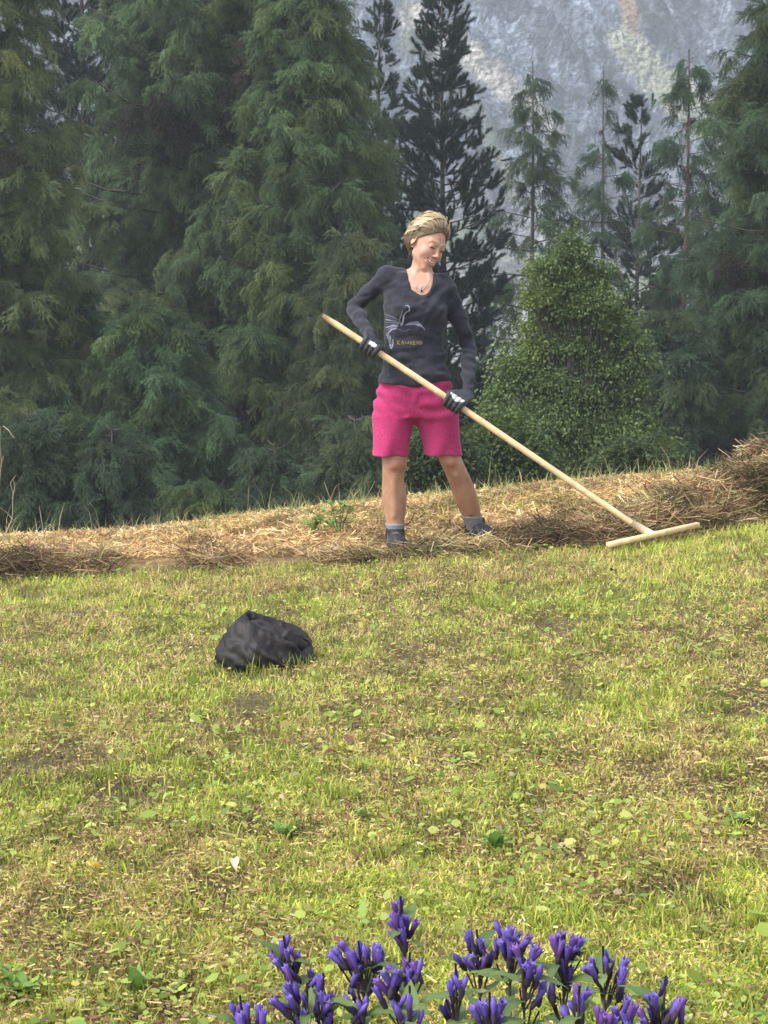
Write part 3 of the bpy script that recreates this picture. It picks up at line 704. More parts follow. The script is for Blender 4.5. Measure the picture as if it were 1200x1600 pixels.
def build_hay():
    r = np.random.default_rng(99)
    mb = MB()
    # the raked windrow
    n = 44000; x = r.uniform(-3.0, 3.1, n * 2)
    wgt = np.interp(x, [-3, -1.3, -.2, .6, 1.2, 2, 3], [.5, .45, .3, .45, .9, 1, .8]); x = x[r.uniform(size=len(x)) < wgt][:n]; n = len(x)
    Wd = np.interp(x, [-2, 0, .8, 1.4, 2.0], [.5, .4, .6, .8, 1.1])
    kp = (x > 1.0) | (fbm(x * 1.6, .5 + 0 * x, s=236, o=3) + r.normal(0, .05, n) > .45); x = x[kp]; n = len(x); Wd = Wd[kp]
    y = yfront(x) + Wd * (r.beta(1.1, 1.7, n) - .05)
    z = gtop(x, y) + np.abs(r.normal(0, .018, n)) + .002
    C = palette(n, r, HAYC, [4, 4, 3, 3, 2, 2, 1.2]) * r.uniform(.7, 1.25, n)[:, None]
    nf_ = nearfoot(x, y); z = np.where(nf_, gtop(x, y) + .002, z)
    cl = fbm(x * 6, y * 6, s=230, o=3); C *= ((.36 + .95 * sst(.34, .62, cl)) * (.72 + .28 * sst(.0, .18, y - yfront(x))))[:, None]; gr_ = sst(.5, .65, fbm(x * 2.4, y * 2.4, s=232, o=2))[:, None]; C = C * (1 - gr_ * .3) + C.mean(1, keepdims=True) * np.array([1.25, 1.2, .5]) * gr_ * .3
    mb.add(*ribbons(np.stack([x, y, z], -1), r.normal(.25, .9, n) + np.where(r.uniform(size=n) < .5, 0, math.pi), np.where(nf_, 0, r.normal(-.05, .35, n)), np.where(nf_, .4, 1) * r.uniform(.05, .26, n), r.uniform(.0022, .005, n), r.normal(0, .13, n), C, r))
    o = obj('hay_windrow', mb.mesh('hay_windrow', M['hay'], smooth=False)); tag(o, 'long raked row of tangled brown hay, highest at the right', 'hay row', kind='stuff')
    mb = MB()
    n = 46000; x = r.uniform(-3.0, 3.2, n); yf = yfront(x); yc = ycrest(x) + .9
    y = yf + .15 + (yc - yf - .15) * r.uniform(0, 1, n)
    z = gtop(x, y) + r.uniform(.003, .035, n)
    nf_ = nearfoot(x, y); z = np.where(nf_, gtop(x, y) + .004, z)
    p = fbm(x * 2.2, y * 2.2, s=240, o=3)
    C = palette(n, r, [(.52, .37, .17), (.44, .28, .12), (.60, .47, .26), (.28, .13, .07), (.24, .25, .09), (.34, .33, .13)], [5, 5, 3, 3, .6, .5]) * r.uniform(.7, 1.25, n)[:, None] * (.6 + .8 * sst(.3, .6, fbm(x * 5, y * 4, s=241, o=3)))[:, None]
    mb.add(*ribbons(np.stack([x, y, z], -1), r.uniform(0, 6.28, n), np.where(nf_, 0, r.normal(0, .4, n)), np.where(nf_, .5, 1) * r.uniform(.02, .10, n), r.uniform(.003, .007, n), r.normal(0, .12, n), C, r))
    n = 8000; x = r.uniform(-3.0, 3.2, n); yf = yfront(x); yc = ycrest(x) + .8
    y = yf + .2 + (yc - yf - .2) * r.uniform(0, 1, n) ** .7; k = (fbm(x * 2.2, y * 2.2, s=240, o=3) > .5) & ~nearfoot(x, y); x, y = x[k], y[k]; n = len(x)
    mb.add(*blades(np.stack([x, y, gtop(x, y)], -1), r.uniform(.03, .09, n), r.uniform(.003, .006, n), r.uniform(0, 6.28, n), r.uniform(.1, .8, n), palette(n, r, G_GREEN, [3, 2, 3, 1, 1]), r))
    n = 1500; x = r.uniform(-3.2, 3.4, n); y = ycrest(x) - r.uniform(-.5, .6, n)      # stray stems on the edge
    mb.add(*blades(np.stack([x, y, gtop(x, y)], -1), r.uniform(.05, .16, n) * np.where(r.uniform(size=n) > .93, 1.9, 1), r.uniform(.003, .005, n), r.uniform(0, 6.28, n), r.uniform(.1, .8, n),
                   palette(n, r, [(.45, .37, .2), (.22, .26, .08), (.30, .31, .12)], [3, 2, 2]), r))
    o = obj('straw_litter', mb.mesh('straw_litter', M['hay'], smooth=False)); tag(o, 'pale straw litter spread between the hay row and the slope edge', 'straw', kind='stuff')

BAG = GP(410, 1037)
build_grass()
build_hay()

# ------------------------------------------------------------------ signed distance modelling
class SDF:
    def __init__(s, xs, ys, zs, origin=(0, 0, 0)):
        s.ax = [np.asarray(a, float) for a in (xs, ys, zs)]
        s.D = np.full([len(a) for a in s.ax], .15)
    def region(s, lo, hi):
        sl = []
        for a, l, h in zip(s.ax, lo, hi):
            i = max(np.searchsorted(a, l) - 1, 0); j = min(np.searchsorted(a, h) + 1, len(a)); sl.append(slice(i, j))
        sl = tuple(sl)
        if any(q.stop <= q.start for q in sl): return None, None
        return sl, np.meshgrid(*[a[q] for a, q in zip(s.ax, sl)], indexing='ij', sparse=True)
    def comb(s, sl, d, k, op):
        D = s.D[sl]
        if op == 'u':
            h = np.clip(.5 + .5 * (D - d) / k, 0, 1); D[...] = D * (1 - h) + d * h - k * h * (1 - h)
        elif op == 's':
            h = np.clip(.5 - .5 * (D + d) / k, 0, 1); D[...] = D * (1 - h) - d * h + k * h * (1 - h)
        elif op == 'i':
            h = np.clip(.5 - .5 * (d - D) / k, 0, 1); D[...] = d * (1 - h) + D * h + k * h * (1 - h)
    def ell(s, c, r, k=.01, op='u', R=None):
        c = np.asarray(c, float); m = max(r) + k * 1.5 + .012
        sl, g = s.region(c - m, c + m)
        if sl is None: return
        q = [g[i] - c[i] for i in range(3)]
        if R is not None: q = [sum(R[j][i] * q[j] for j in range(3)) for i in range(3)]
        k0 = np.sqrt(sum((q[i] / r[i]) ** 2 for i in range(3))); k1 = np.sqrt(sum((q[i] / r[i] ** 2) ** 2 for i in range(3))) + 1e-9
        s.comb(sl, k0 * (k0 - 1) / k1, k, op)
    def cap(s, a, b, ra, rb=None, k=.01, op='u', flat=None):
        rb = ra if rb is None else rb
        a = np.asarray(a, float); b = np.asarray(b, float); m = max(ra, rb) + k * 1.5 + .012
        sl, g = s.region(np.minimum(a, b) - m, np.maximum(a, b) + m)
        if sl is None: return
        ab = b - a; L2 = ab @ ab + 1e-12
        t = np.clip(sum((g[i] - a[i]) * ab[i] for i in range(3)) / L2, 0, 1)
        d = np.sqrt(sum((g[i] - a[i] - t * ab[i]) ** 2 for i in range(3))) - (ra + (rb - ra) * t)
        s.comb(sl, d, k, op)
    def chain(s, pts, rr, k=.008, op='u'):
        for i in range(len(pts) - 1): s.cap(pts[i], pts[i + 1], rr[i], rr[i + 1], k, op)
    def loft(s, S, k=.01, op='u', infl=0.0, pw=2.0):
        """S: rows of (z, cx, cy, a, b) with falling z"""
        S = np.array(sorted(map(tuple, S))); z0, z1 = S[0, 0], S[-1, 0]
        m = k * 1.5 + .02 + max(0, infl)
        lo = (S[:, 1] - S[:, 3]).min() - m, (S[:, 2] - S[:, 4]).min() - m, z0 - m
        hi = (S[:, 1] + S[:, 3]).max() + m, (S[:, 2] + S[:, 4]).max() + m, z1 + m
        sl, g = s.region(lo, hi)
        if sl is None: return
        zz = g[2]; zc = np.clip(zz, z0, z1)
        cx, cyy, a, b = [np.interp(zc, S[:, 0], S[:, i]) for i in (1, 2, 3, 4)]
        a = a + infl; b = b + infl
        q = (np.abs((g[0] - cx) / a) ** pw + np.abs((g[1] - cyy) / b) ** pw) ** (1 / pw)
        d = (q - 1) * np.minimum(a, b)
        dz = np.maximum(z0 - infl - zz, zz - z1 - infl)
        d = np.where(dz > 0, np.where(d > 0, np.hypot(np.maximum(d, 0), dz), dz), np.maximum(d, dz))
        s.comb(sl, d, k, op)
    def mesh(s):
        D = s.D; S = D < 0; ax = s.ax
        c = S[:-1, :-1, :-1].astype(np.int8)
        n = np.zeros_like(c)
        for i in (0, 1):
            for j in (0, 1):
                for k in (0, 1):
                    n += S[i:D.shape[0] - 1 + i, j:D.shape[1] - 1 + j, k:D.shape[2] - 1 + k]
        I = np.argwhere((n > 0) & (n < 8)); i, j, k = I.T
        P_ = np.zeros((len(I), 3)); cnt = np.zeros(len(I))
        for d in range(3):
            o = [q for q in range(3) if q != d]
            for u in (0, 1):
                for v in (0, 1):
                    o0 = [0, 0, 0]; o0[o[0]] = u; o0[o[1]] = v; o1 = list(o0); o1[d] = 1
                    d0 = D[i + o0[0], j + o0[1], k + o0[2]]; d1 = D[i + o1[0], j + o1[1], k + o1[2]]
                    m = (d0 < 0) != (d1 < 0); t = np.where(m, d0 / np.where(m, d0 - d1, 1), 0)
                    idx = [i, j, k]
                    for q in range(3):
                        if q == d: val = ax[q][idx[q]] * (1 - t) + ax[q][idx[q] + 1] * t
                        else: val = ax[q][idx[q] + o0[q]]
                        P_[:, q] += np.where(m, val, 0)
                    cnt += m
        P_ /= cnt[:, None]
        vid = np.full(n.shape, -1, np.int32); vid[i, j, k] = np.arange(len(I))
        Fs = []
        for d in range(3):
            o = [q for q in range(3) if q != d]
            a = [slice(None)] * 3; b = [slice(None)] * 3; a[d] = slice(0, -1); b[d] = slice(1, None)
            ch = S[tuple(a)] != S[tuple(b)]
            E_ = np.argwhere(ch); ok = (E_[:, o[0]] > 0) & (E_[:, o[1]] > 0) & (E_[:, o[0]] < D.shape[o[0]] - 1) & (E_[:, o[1]] < D.shape[o[1]] - 1); E_ = E_[ok]
            def cell(u, v):
                q = E_.copy(); q[:, o[0]] -= u; q[:, o[1]] -= v; return vid[q[:, 0], q[:, 1], q[:, 2]]
            f = np.stack([cell(1, 1), cell(0, 1), cell(0, 0), cell(1, 0)], -1)
            ins = S[E_[:, 0], E_[:, 1], E_[:, 2]]
            flip = ins if d != 1 else ~ins
            f = np.where(flip[:, None], f, f[:, ::-1])
            Fs.append(f[(f >= 0).all(1)])
        return P_, np.vstack(Fs)
def relax(V, Fq, it=1, lam=.5):
    """light smoothing along quad edges"""
    E_ = np.vstack([Fq[:, [0, 1]], Fq[:, [1, 2]], Fq[:, [2, 3]], Fq[:, [3, 0]]])
    for _ in range(it):
        S = np.zeros_like(V); c = np.zeros(len(V))
        for q in range(3): S[:, q] = np.bincount(E_[:, 0], V[E_[:, 1], q], len(V)) + np.bincount(E_[:, 1], V[E_[:, 0], q], len(V))
        c = np.bincount(E_[:, 0], minlength=len(V)) + np.bincount(E_[:, 1], minlength=len(V))
        V = V + lam * (S / np.maximum(c, 1)[:, None] - V)
    return V

# ------------------------------------------------------------------ the woman
FT = FOOT[0] + Vector((0, 0, .012))
D0 = FT.y
S_ = D0 / F                     # metres per photo pixel at her distance
person = empty('person', (FT.x, D0, FT.z))
tag(person, 'woman in black long-sleeved top and pink shorts raking hay', 'person')
O = np.array(person.location)
def W(px, py, dy=0.0): return np.array(P(px, py, D0 + dy)) - O      # point in her own frame
def rows(L, b=None):
    """(row, px centre, half width px, depth offset, half depth m)"""
    out = []
    for (row, cx, hw, dy, hd) in L:
        c = W(cx, row, dy); out.append((c[2], c[0], c[1], hw * S_, hd))
    return out
TORSO = rows([(428, 652, 44, .01, .070), (445, 652, 51, .0, .088), (462, 651, 52, -.005, .100), (482, 649.5, 50, -.010, .112), (505, 648, 48.5, -.004, .104),
              (540, 646, 47, .0, .096), (565, 647, 50, .0, .102), (598, 649, 56, .005, .118)])
HIPS = rows([(590, 648, 56, .005, .116), (612, 648, 61, .01, .128), (635, 648, 63, .015, .128), (652, 648.5, 61, .01, .112)])
LEGL = rows([(628, 618, 30, .01, .085), (650, 615, 32.5, .005, .106), (685, 611, 30, -.005, .100), (713, 608.5, 28.8, -.01, .096)])
LEGR = rows([(628, 680, 30, .01, .085), (650, 683, 33, .01, .106), (685, 688, 31, .02, .100), (712, 691.5, 31.5, .03, .100)])
SKL = rows([(660, 614, 24, .0, .085), (700, 616, 20.5, -.01, .070), (714, 616.5, 19.5, -.015, .064), (727, 616.5, 19.3, -.02, .062), (740, 615, 17.5, -.01, .056), (752, 614.3, 17, .0, .056),
            (768, 615.3, 18.2, .01, .060), (782, 616.5, 18.3, .015, .060), (800, 617.3, 16.5, .015, .052), (815, 617.5, 14.5, .01, .043), (828, 617.5, 12.0, .005, .037), (840, 617, 11, .0, .035)])
SKR = rows([(660, 690, 24, .01, .085), (695, 696, 19, .03, .072), (708, 700.5, 18, .035, .066), (722, 705.5, 18.4, .04, .063), (738, 713, 18.3, .06, .058), (755, 720.5, 19.0, .09, .058),
            (775, 727.5, 19.0, .12, .060), (795, 733.5, 17.2, .15, .054), (810, 738, 14.6, .17, .045), (822, 741.5, 12.0, .185, .037), (832, 743, 11, .20, .035)])
SHL, ELL, WRL = W(606, 431, .0), W(553, 480, .10), W(577, 524, -.13)
SHR, ELR, WRR = W(697, 450, .0), W(733, 540, .06), W(731, 607, -.13)
NB, NT = W(655, 446, .02), W(661, 405, .0)

# head frame
YAW, PIT, ROL, HS = rad(39), rad(15), rad(19), 1.05
def _R(y, p, r):
    cy_, sy = math.cos(y), math.sin(y); cp, sp = math.cos(p), math.sin(p); cr, sr = math.cos(r), math.sin(r)
    return np.array([[cr, 0, sr], [0, 1, 0], [-sr, 0, cr]]) @ np.array([[cy_, -sy, 0], [sy, cy_, 0], [0, 0, 1]]) @ np.array([[1, 0, 0], [0, cp, -sp], [0, sp, cp]])
HR = _R(YAW, PIT, ROL); HC = W(667.5, 381.5, .0)
def hw_(p): return HC + HR @ (np.asarray(p, float) * HS)
def hloc(V): return ((V - HC) @ HR) / HS

def add_torso(s, infl=0.0, arms=True):
    s.loft(TORSO, .02, infl=infl, pw=2.3)
    for sx, x0 in ((-1, 630), (1, 672)): s.ell(W(x0, 486, -.070), np.array([.062, .052, .058]) + infl, .035)
    s.cap(W(655, 436, .02), SHL + [0, 0, -.006], .052 + infl, .046 + infl, .03); s.cap(W(657, 438, .02), SHR + [0, 0, -.004], .048 + infl, .046 + infl, .03)
    s.cap(W(640, 470, .02), SHL + [.02, 0, -.04], .07 + infl, .045 + infl, .03); s.cap(W(665, 475, .02), SHR + [-.02, 0, -.04], .07 + infl, .045 + infl, .03)
def add_arms(s, infl=0.0, to_hand=True):
    s.cap(SHL, (SHL + ELL) / 2, .047 + infl, .044 + infl, .025); s.cap((SHL + ELL) / 2, ELL, .044 + infl, .037 + infl, .015)
    s.cap(ELL, ELL * .6 + WRL * .4, .038 + infl, .038 + infl, .012); s.cap(ELL * .6 + WRL * .4, WRL, .038 + infl, .027 + infl, .012)
    s.cap(SHR, (SHR + ELR) / 2, .048 + infl, .045 + infl, .025); s.cap((SHR + ELR) / 2, ELR, .045 + infl, .039 + infl, .015)
    s.cap(ELR, ELR * .6 + WRR * .4, .039 + infl, .039 + infl, .012); s.cap(ELR * .6 + WRR * .4, WRR, .039 + infl, .029 + infl, .012)

def build_body():
    zt = hw_((0, 0, .14))[2] + .03; zb = W(620, 850)[2]
    hx0, hx1 = HC[0] - .13, HC[0] + .13; hz0 = HC[2] - .15
    x0, x1 = W(530, 500)[0], W(775, 500)[0]
    xs = axis([(x0, hx0, .0075), (hx0, hx1, .0032), (hx1, x1, .0075)]); zs = axis([(zb, hz0, .0085), (hz0, zt, .0032)])
    ys = axis([(-.24, -.14, .0075), (-.14, .13, .0034), (.13, .32, .0075)])
    s = SDF(xs, ys, zs)
    add_torso(s, -.015); add_arms(s, -.015)
    nck = SDF(*s.ax); add_torso(nck, -.006); gX, gY, gZ = [g_ for g_ in nck.region((-9,) * 3, (9,) * 3)[1]]; c_ = W(655.5, 428)
    nd = np.maximum(nck.D, np.sqrt(((gX - c_[0]) / 24) ** 2 + ((gZ - c_[2]) / 42) ** 2) * 1.0 / S_ * .05 - .05); s.comb((slice(None),) * 3, nd, .008, 'u')
    s.loft(HIPS, .02, infl=-.020)
    s.loft(SKL, .012); s.loft(SKR, .012)
    s.cap(W(614, 655, .0), W(616, 712, -.012), .078, .056, .02); s.cap(W(684, 655, .01), W(697, 704, .03), .074, .054, .02)
    s.ell(W(616, 725, -.067), (.024, .020, .026), .016); s.ell(W(705, 721, -.013), (.024, .020, .026), .016)
    s.cap(W(616, 745, -.052), W(617, 806, -.030), .010, .008, .02); s.cap(W(712, 743, .012), W(735, 803, .105), .010, .008, .02)
    s.ell(W(607, 775, .02), (.022, .035, .06), .03); s.ell(W(626, 772, .02), (.020, .032, .055), .03); s.ell(W(720, 772, .12), (.022, .035, .055), .03)     # kneecaps
    s.cap(NB, NT, .056, .050, .03)
    s.cap(W(672, 442, -.06), W(668, 412, -.03), .009, .010, .015); s.cap(W(640, 446, -.06), W(655, 414, -.03), .008, .009, .015)
    s.cap(W(650, 449, -.085), W(618, 441, -.045), .007, .007, .012); s.cap(W(658, 449, -.085), W(690, 444, -.045), .007, .007, .012)
    # head, modelled in its own frame
    lo = HC - .155; hi = HC + .155
    sl, g = s.region(lo, hi)
    shp = np.broadcast(*g).shape
    Pw = np.stack([np.broadcast_to(q, shp) for q in g], -1).reshape(-1, 3)
    Lc = hloc(Pw).reshape(*shp, 3)
    class H(SDF):
        def __init__(h): h.D = np.full(shp, .15)
        def region(h, a, b): return (slice(None),) * 3, [Lc[..., 0], Lc[..., 1], Lc[..., 2]]
    h = H()
    h.ell((0, .012, .028), (.073, .092, .088), .02)
    h.ell((0, -.030, -.022), (.059, .062, .082), .025)
    for x in (-1, 1):
        h.cap((x * .046, -.010, -.060), (x * .012, -.074, -.094), .014, .014, .026)
        h.ell((x * .035, -.062, -.026), (.024, .019, .022), .024)
        h.cap((x * .046, -.070, .034), (x * .014, -.083, .032), .0055, .0055, .016)
        h.ell((x * .031, -.098, .015), (.017, .012, .010), .012, 's')
        h.ell((x * .031, -.0765, .016), (.0145, .0135, .0125), .003)
        h.cap((x * .018, -.086, .0235), (x * .044, -.078, .0235), .0035, .0030, .004)
        h.cap((x * .018, -.088, .012), (x * .043, -.080, .0115), .0024, .0022, .003)
        h.ell((x * .075, .012, -.004), (.008, .019, .030), .006, R=_R(x * .35, .15, 0))
        h.ell((x * .083, .008, .0), (.006, .011, .017), .004, 's')
    h.ell((0, -.074, -.096), (.020, .016, .017), .016)
    h.ell((0, -.078, -.056), (.033, .020, .026), .018)
    h.cap((0, -.086, .022), (0, -.105, -.014), .0055, .0070, .011)
    h.ell((0, -.108, -.018), (.0088, .0095, .0080), .008)
    for x in (-1, 1): h.ell((x * .0115, -.101, -.024), (.0062, .008, .0055), .006); h.ell((x * .006, -.107, -.0295), (.0032, .0045, .003), .002, 's')
    arc = lambda z0, zz, y0, n=9, wd=.030: [(wd * math.sin(a), y0 + .020 * (1 - math.cos(a)), z0 + zz * (1 - math.cos(a))) for a in np.linspace(-1.35, 1.35, n)]
    up_, lo_ = arc(-.0485, .010, -.0985), arc(-.0665, .024, -.0955)
    h.chain(up_, [.0030, .0036, .004, .0042, .004, .0042, .004, .0036, .0030], .005)
    h.chain(lo_, [.003, .0042, .0050, .0054, .0056, .0054, .0050, .0042, .003], .005)
    h.chain(arc(-.0575, .016, -.1015, 9, .026), [.002, .0040, .0056, .0064, .0066, .0064, .0056, .0040, .002], .002, 's')
    for x in (-1, 1): h.cap((x * .017, -.100, -.026), (x * .036, -.084, -.056), .0016, .0016, .008, 's')
    s.comb(sl, h.D * HS, .012, 'u')
    V, Fq = s.mesh(); V = relax(V, Fq, 1, .35)
    # skin tones, plus shade painted at eyes and nostrils
    L = hloc(V); C = np.tile([.45, .250, .172], (len(V), 1))
    leg = sst(W(0, 700)[2] + .0, W(0, 720)[2], V[:, 2])[:, None]; C = C * (1 - leg) + np.array([.36, .19, .115]) * leg
    mt = fbm(V[:, 0] * 26, V[:, 1] * 26, V[:, 2] * 18, s=301, o=3)[:, None]; C = C * (1 + leg * (mt - .5) * .75 * np.array([.7, 1.1, 1.2]))
    for kx, ky in ((616, 730), (707, 728)):
        kc = W(kx, ky); d = np.hypot(V[:, 0] - kc[0], V[:, 2] - kc[2]); q = sst(.055, .005, d)[:, None] * .6; C = C * (1 - q) + np.array([.42, .17, .11]) * q
    hd = np.linalg.norm(L * [1, 1, .8], axis=1) < .14
    def blob(c, r3, colr, a):
        nonlocal C
        d = np.linalg.norm((L - c) / r3, axis=1); q = (sst(1.15, .7, d) * a * hd)[:, None]; C = C * (1 - q) + np.array(colr) * q
    for x in (-1, 1):
        blob((x * .042, -.075, -.026), (.030, .04, .024), (.62, .29, .21), .40)
        blob((x * .031, -.093, .0085), (.0165, .02, .0042), (.030, .018, .014), 1.0); blob((x * .031, -.093, .0245), (.0150, .02, .0016), (.28, .15, .10), .7)        # lashes of lowered lids, widened by painted eye shading; painted shadow in lid crease
        blob((x * .031, -.093, .0195), (.015, .02, .006), (.42, .23, .16), .5)
        blob((x * .030, -.088, .0375), (.019, .03, .0030), (.16, .10, .06), .75)           # brows
        blob((x * .006, -.107, -.0300), (.0035, .006, .0028), (.12, .05, .04), .8)  # nostril shadow painted into the skin colour
        blob((x * .078, .01, -.004), (.016, .03, .036), (.62, .33, .25), .5)
    for (ptsl, rr, a) in ((up_, .0046, .75), (lo_, .0062, .75)):
        for p in ptsl: blob(p, (.0055, .02, rr), (.50, .16, .15), a * .6)
    for p in arc(-.0575, .016, -.097, 9, .024): blob((p[0], -.088, p[2]), (.006, .0115, .0045), (.10, .03, .03), .8)
    blob((0, -.112, -.018), (.013, .012, .010), (.62, .31, .24), .4)
    obj('body', mesh('person_body', V, Fq, M['skin'], C), person)
    tg = MB(); pts = [hw_((p[0] * .95, p[1] + .0015, p[2])) for p in arc(-.0545, .0135, -.0985, 11, .0245)]
    tg.tube(pts, [.001] + [.0040] * 9 + [.001], 6, (.8, .78, .72))
    t = obj('teeth', tg.mesh('teeth', M['white']), person)
build_body()

def fold(V, f): return f
def build_clothes():
    # long-sleeved top
    a, b = W(528, 395), W(760, 618)
    s = SDF(np.arange(a[0], b[0], .0050), np.arange(-.24, .22, .0054), np.arange(b[2] - .02, a[2], .0048))
    add_torso(s, .004); add_arms(s, .003)
    s.loft(rows([(585, 648.5, 56, .005, .122), (606, 648.5, 59, .005, .128)]), .015)
    sl, g = s.region((-9,) * 3, (9,) * 3)
    X, Y, Z = g
    # folds
    n = .0035 * np.sin(55 * (Z + .45 * X) + 3 * np.sin(11 * X)) * sst(W(0, 520)[2], W(0, 585)[2], Z) * (Y < .02)
    n = n + .0028 * np.sin(70 * (Z - .7 * X) + 4 * np.sin(14 * X + 1)) * sst(.16, .06, np.sqrt((X - SHR[0] + .03) ** 2 + (Z - SHR[2] + .09) ** 2))
    n = n + .0028 * np.sin(75 * (Z + .8 * X)) * sst(.16, .06, np.sqrt((X - SHL[0] - .02) ** 2 + (Z - SHL[2] + .09) ** 2))
    n = n + .013 * (.5 - np.abs(2 * fbm(X * 10 + Z * 7 + 0 * Y, Z * 17 - X * 6 + 0 * Y, Y * 8, s=27, o=2) - 1)) + .010 * (fbm(X * 22 + 0 * Y, Z * 26 + 0 * Y, Y * 20, s=28, o=2) - .5)
    for E_ in (ELL, ELR, ELL * .4 + WRL * .6, ELR * .4 + WRR * .6):
        n = n + .0038 * np.sin(95 * (Z + .4 * X + .3 * Y)) * sst(.10, .03, np.sqrt((X - E_[0]) ** 2 + (Z - E_[2]) ** 2 + (Y - E_[1]) ** 2))
    s.D += n
    # neck opening and collar
    nc = W(655.5, 424); T = rad(9)
    qx = (X - nc[0]) * math.cos(T) + (Z - nc[2]) * math.sin(T); qz = -(X - nc[0]) * math.sin(T) + (Z - nc[2]) * math.cos(T)
    wid = np.where(qz < 0, 19.5 * S_, 19.5 * S_)
    hole = (np.sqrt((qx / wid) ** 2 + (qz / (37.5 * S_)) ** 2) - 1) * .055 + 0 * Y
    hole = np.maximum(hole, Y - .015)
    s.comb(sl, np.broadcast_to(hole, s.D.shape), .004, 's')
    s.cap(NB + [0, 0, -.01], W(663, 396, .0), .064, .062, .006, 's')
    # hem: a gently bowed lower edge
    hz_ = W(0, 596)[2] - .030 * np.exp(-((X - W(640, 0)[0]) / .09) ** 2) + .006 * np.sin(30 * X)
    s.comb(sl, np.broadcast_to(hz_ - Z, s.D.shape) * np.where(np.abs(X - W(648, 0)[0]) < .205, 1, -1) * 1.0 if False else np.where(np.broadcast_to((X > W(585, 0)[0]) & (X < W(711, 0)[0]), s.D.shape), np.broadcast_to(hz_ - Z, s.D.shape), -.1), .004, 'i')
    V, Fq = s.mesh(); V = relax(V, Fq, 1, .3)
    shirt = obj('shirt', mesh('shirt', V, Fq, M['shirt']), person)
    # shorts
    a, b = W(570, 585), W(732, 722)
    s = SDF(np.arange(a[0], b[0], .0048), np.arange(-.16, .19, .0050), np.arange(b[2], a[2] + .03, .0048))
    s.loft(HIPS, .02); s.loft(LEGL, .035); s.loft(LEGR, .035)
    sl, g = s.region((-9,) * 3, (9,) * 3); X, Y, Z = g
    cx, cz = W(645, 640)[0], W(645, 640)[2]
    rr = np.sqrt((X - cx) ** 2 + (Z - cz) ** 2); th = np.arctan2(Z - cz, X - cx)
    n = .009 * (.5 - np.abs(2 * fbm(X * 12 - Z * 3 + 0 * Y, Z * 6 + X * 3 + 0 * Y, Y * 6, s=17, o=2) - 1)) + .0018 * np.sin(th * 7 + 24 * rr) * sst(.20, .06, rr) * sst(.0, .06, rr)
    n = n + .004 * np.sin(48 * X + 6 * np.sin(9 * Z)) * sst(W(0, 660)[2], W(0, 712)[2], Z) + .003 * np.sin(90 * Z + 25 * X) * sst(.12, .02, np.abs(Z - W(0, 604)[2]))
    s.D += n * (np.abs(Y) < 9)
    n = n + .0035 * np.sin(70 * (Z + .5 * X) + 5 * np.sin(12 * X)) * sst(W(0, 640)[2] - .05, W(0, 640)[2] + .01, Z) * sst(W(0, 610)[2] + .03, W(0, 610)[2] - .03, Z); s.D += .0035 * np.sin(70 * (Z + .5 * X) + 5 * np.sin(12 * X)) * sst(W(0, 640)[2] - .05, W(0, 640)[2] + .01, Z) * sst(W(0, 610)[2] + .03, W(0, 610)[2] - .03, Z)
    # hollow trouser legs
    h = SDF(*s.ax); zl = W(0, 700)[2]
    h.loft([(z, x, y, a_ - .011, b_ - .011) for z, x, y, a_, b_ in LEGL] + [(LEGL[-1][0] - .05, LEGL[-1][1], LEGL[-1][2], LEGL[-1][3] - .010, LEGL[-1][4] - .010)], .006)
    h.loft([(z, x, y, a_ - .011, b_ - .011) for z, x, y, a_, b_ in LEGR] + [(LEGR[-1][0] - .05, LEGR[-1][1], LEGR[-1][2], LEGR[-1][3] - .010, LEGR[-1][4] - .010)], .006)
    hd = np.maximum(h.D + n, Z - W(0, 696)[2]); s.comb(sl, hd + .0 * X, .003, 's')
    V, Fq = s.mesh(); V = relax(V, Fq, 1, .3)
    shorts = obj('shorts', mesh('shorts', V, Fq, M['pink']), person)
    # socks
    for S0, nm in ((SKL, (818, 832)), (SKR, (811, 828))):
        zt, zb = W(0, nm[0])[2], W(0, nm[1])[2] - .02
        A = np.array(sorted(S0)); zz = np.linspace(zb, zt, 8); rws = [(z, *[np.interp(z, A[:, 0], A[:, q]) for q in (1, 2, 3, 4)]) for z in zz]
        V = []
        for i, (z, x, y, ra, rb) in enumerate(rws):
            th = np.linspace(0, 2 * math.pi, 24, endpoint=False); e = .0045 + (.002 if i in (7, 6) else 0)
            V.append(np.stack([x + (ra + e) * np.cos(th), y + (rb + e) * np.sin(th), np.full(24, z)], -1))
        z, x, y, ra, rb = rws[-1]; V.append(np.stack([x + (ra - .004) * np.cos(th), y + (rb - .004) * np.sin(th), np.full(24, z)], -1))
        obj('sock', mesh('sock', np.vstack(V), grid_faces(9, 24, True), M['sock']), person)
    return shirt
SHIRT = build_clothes()

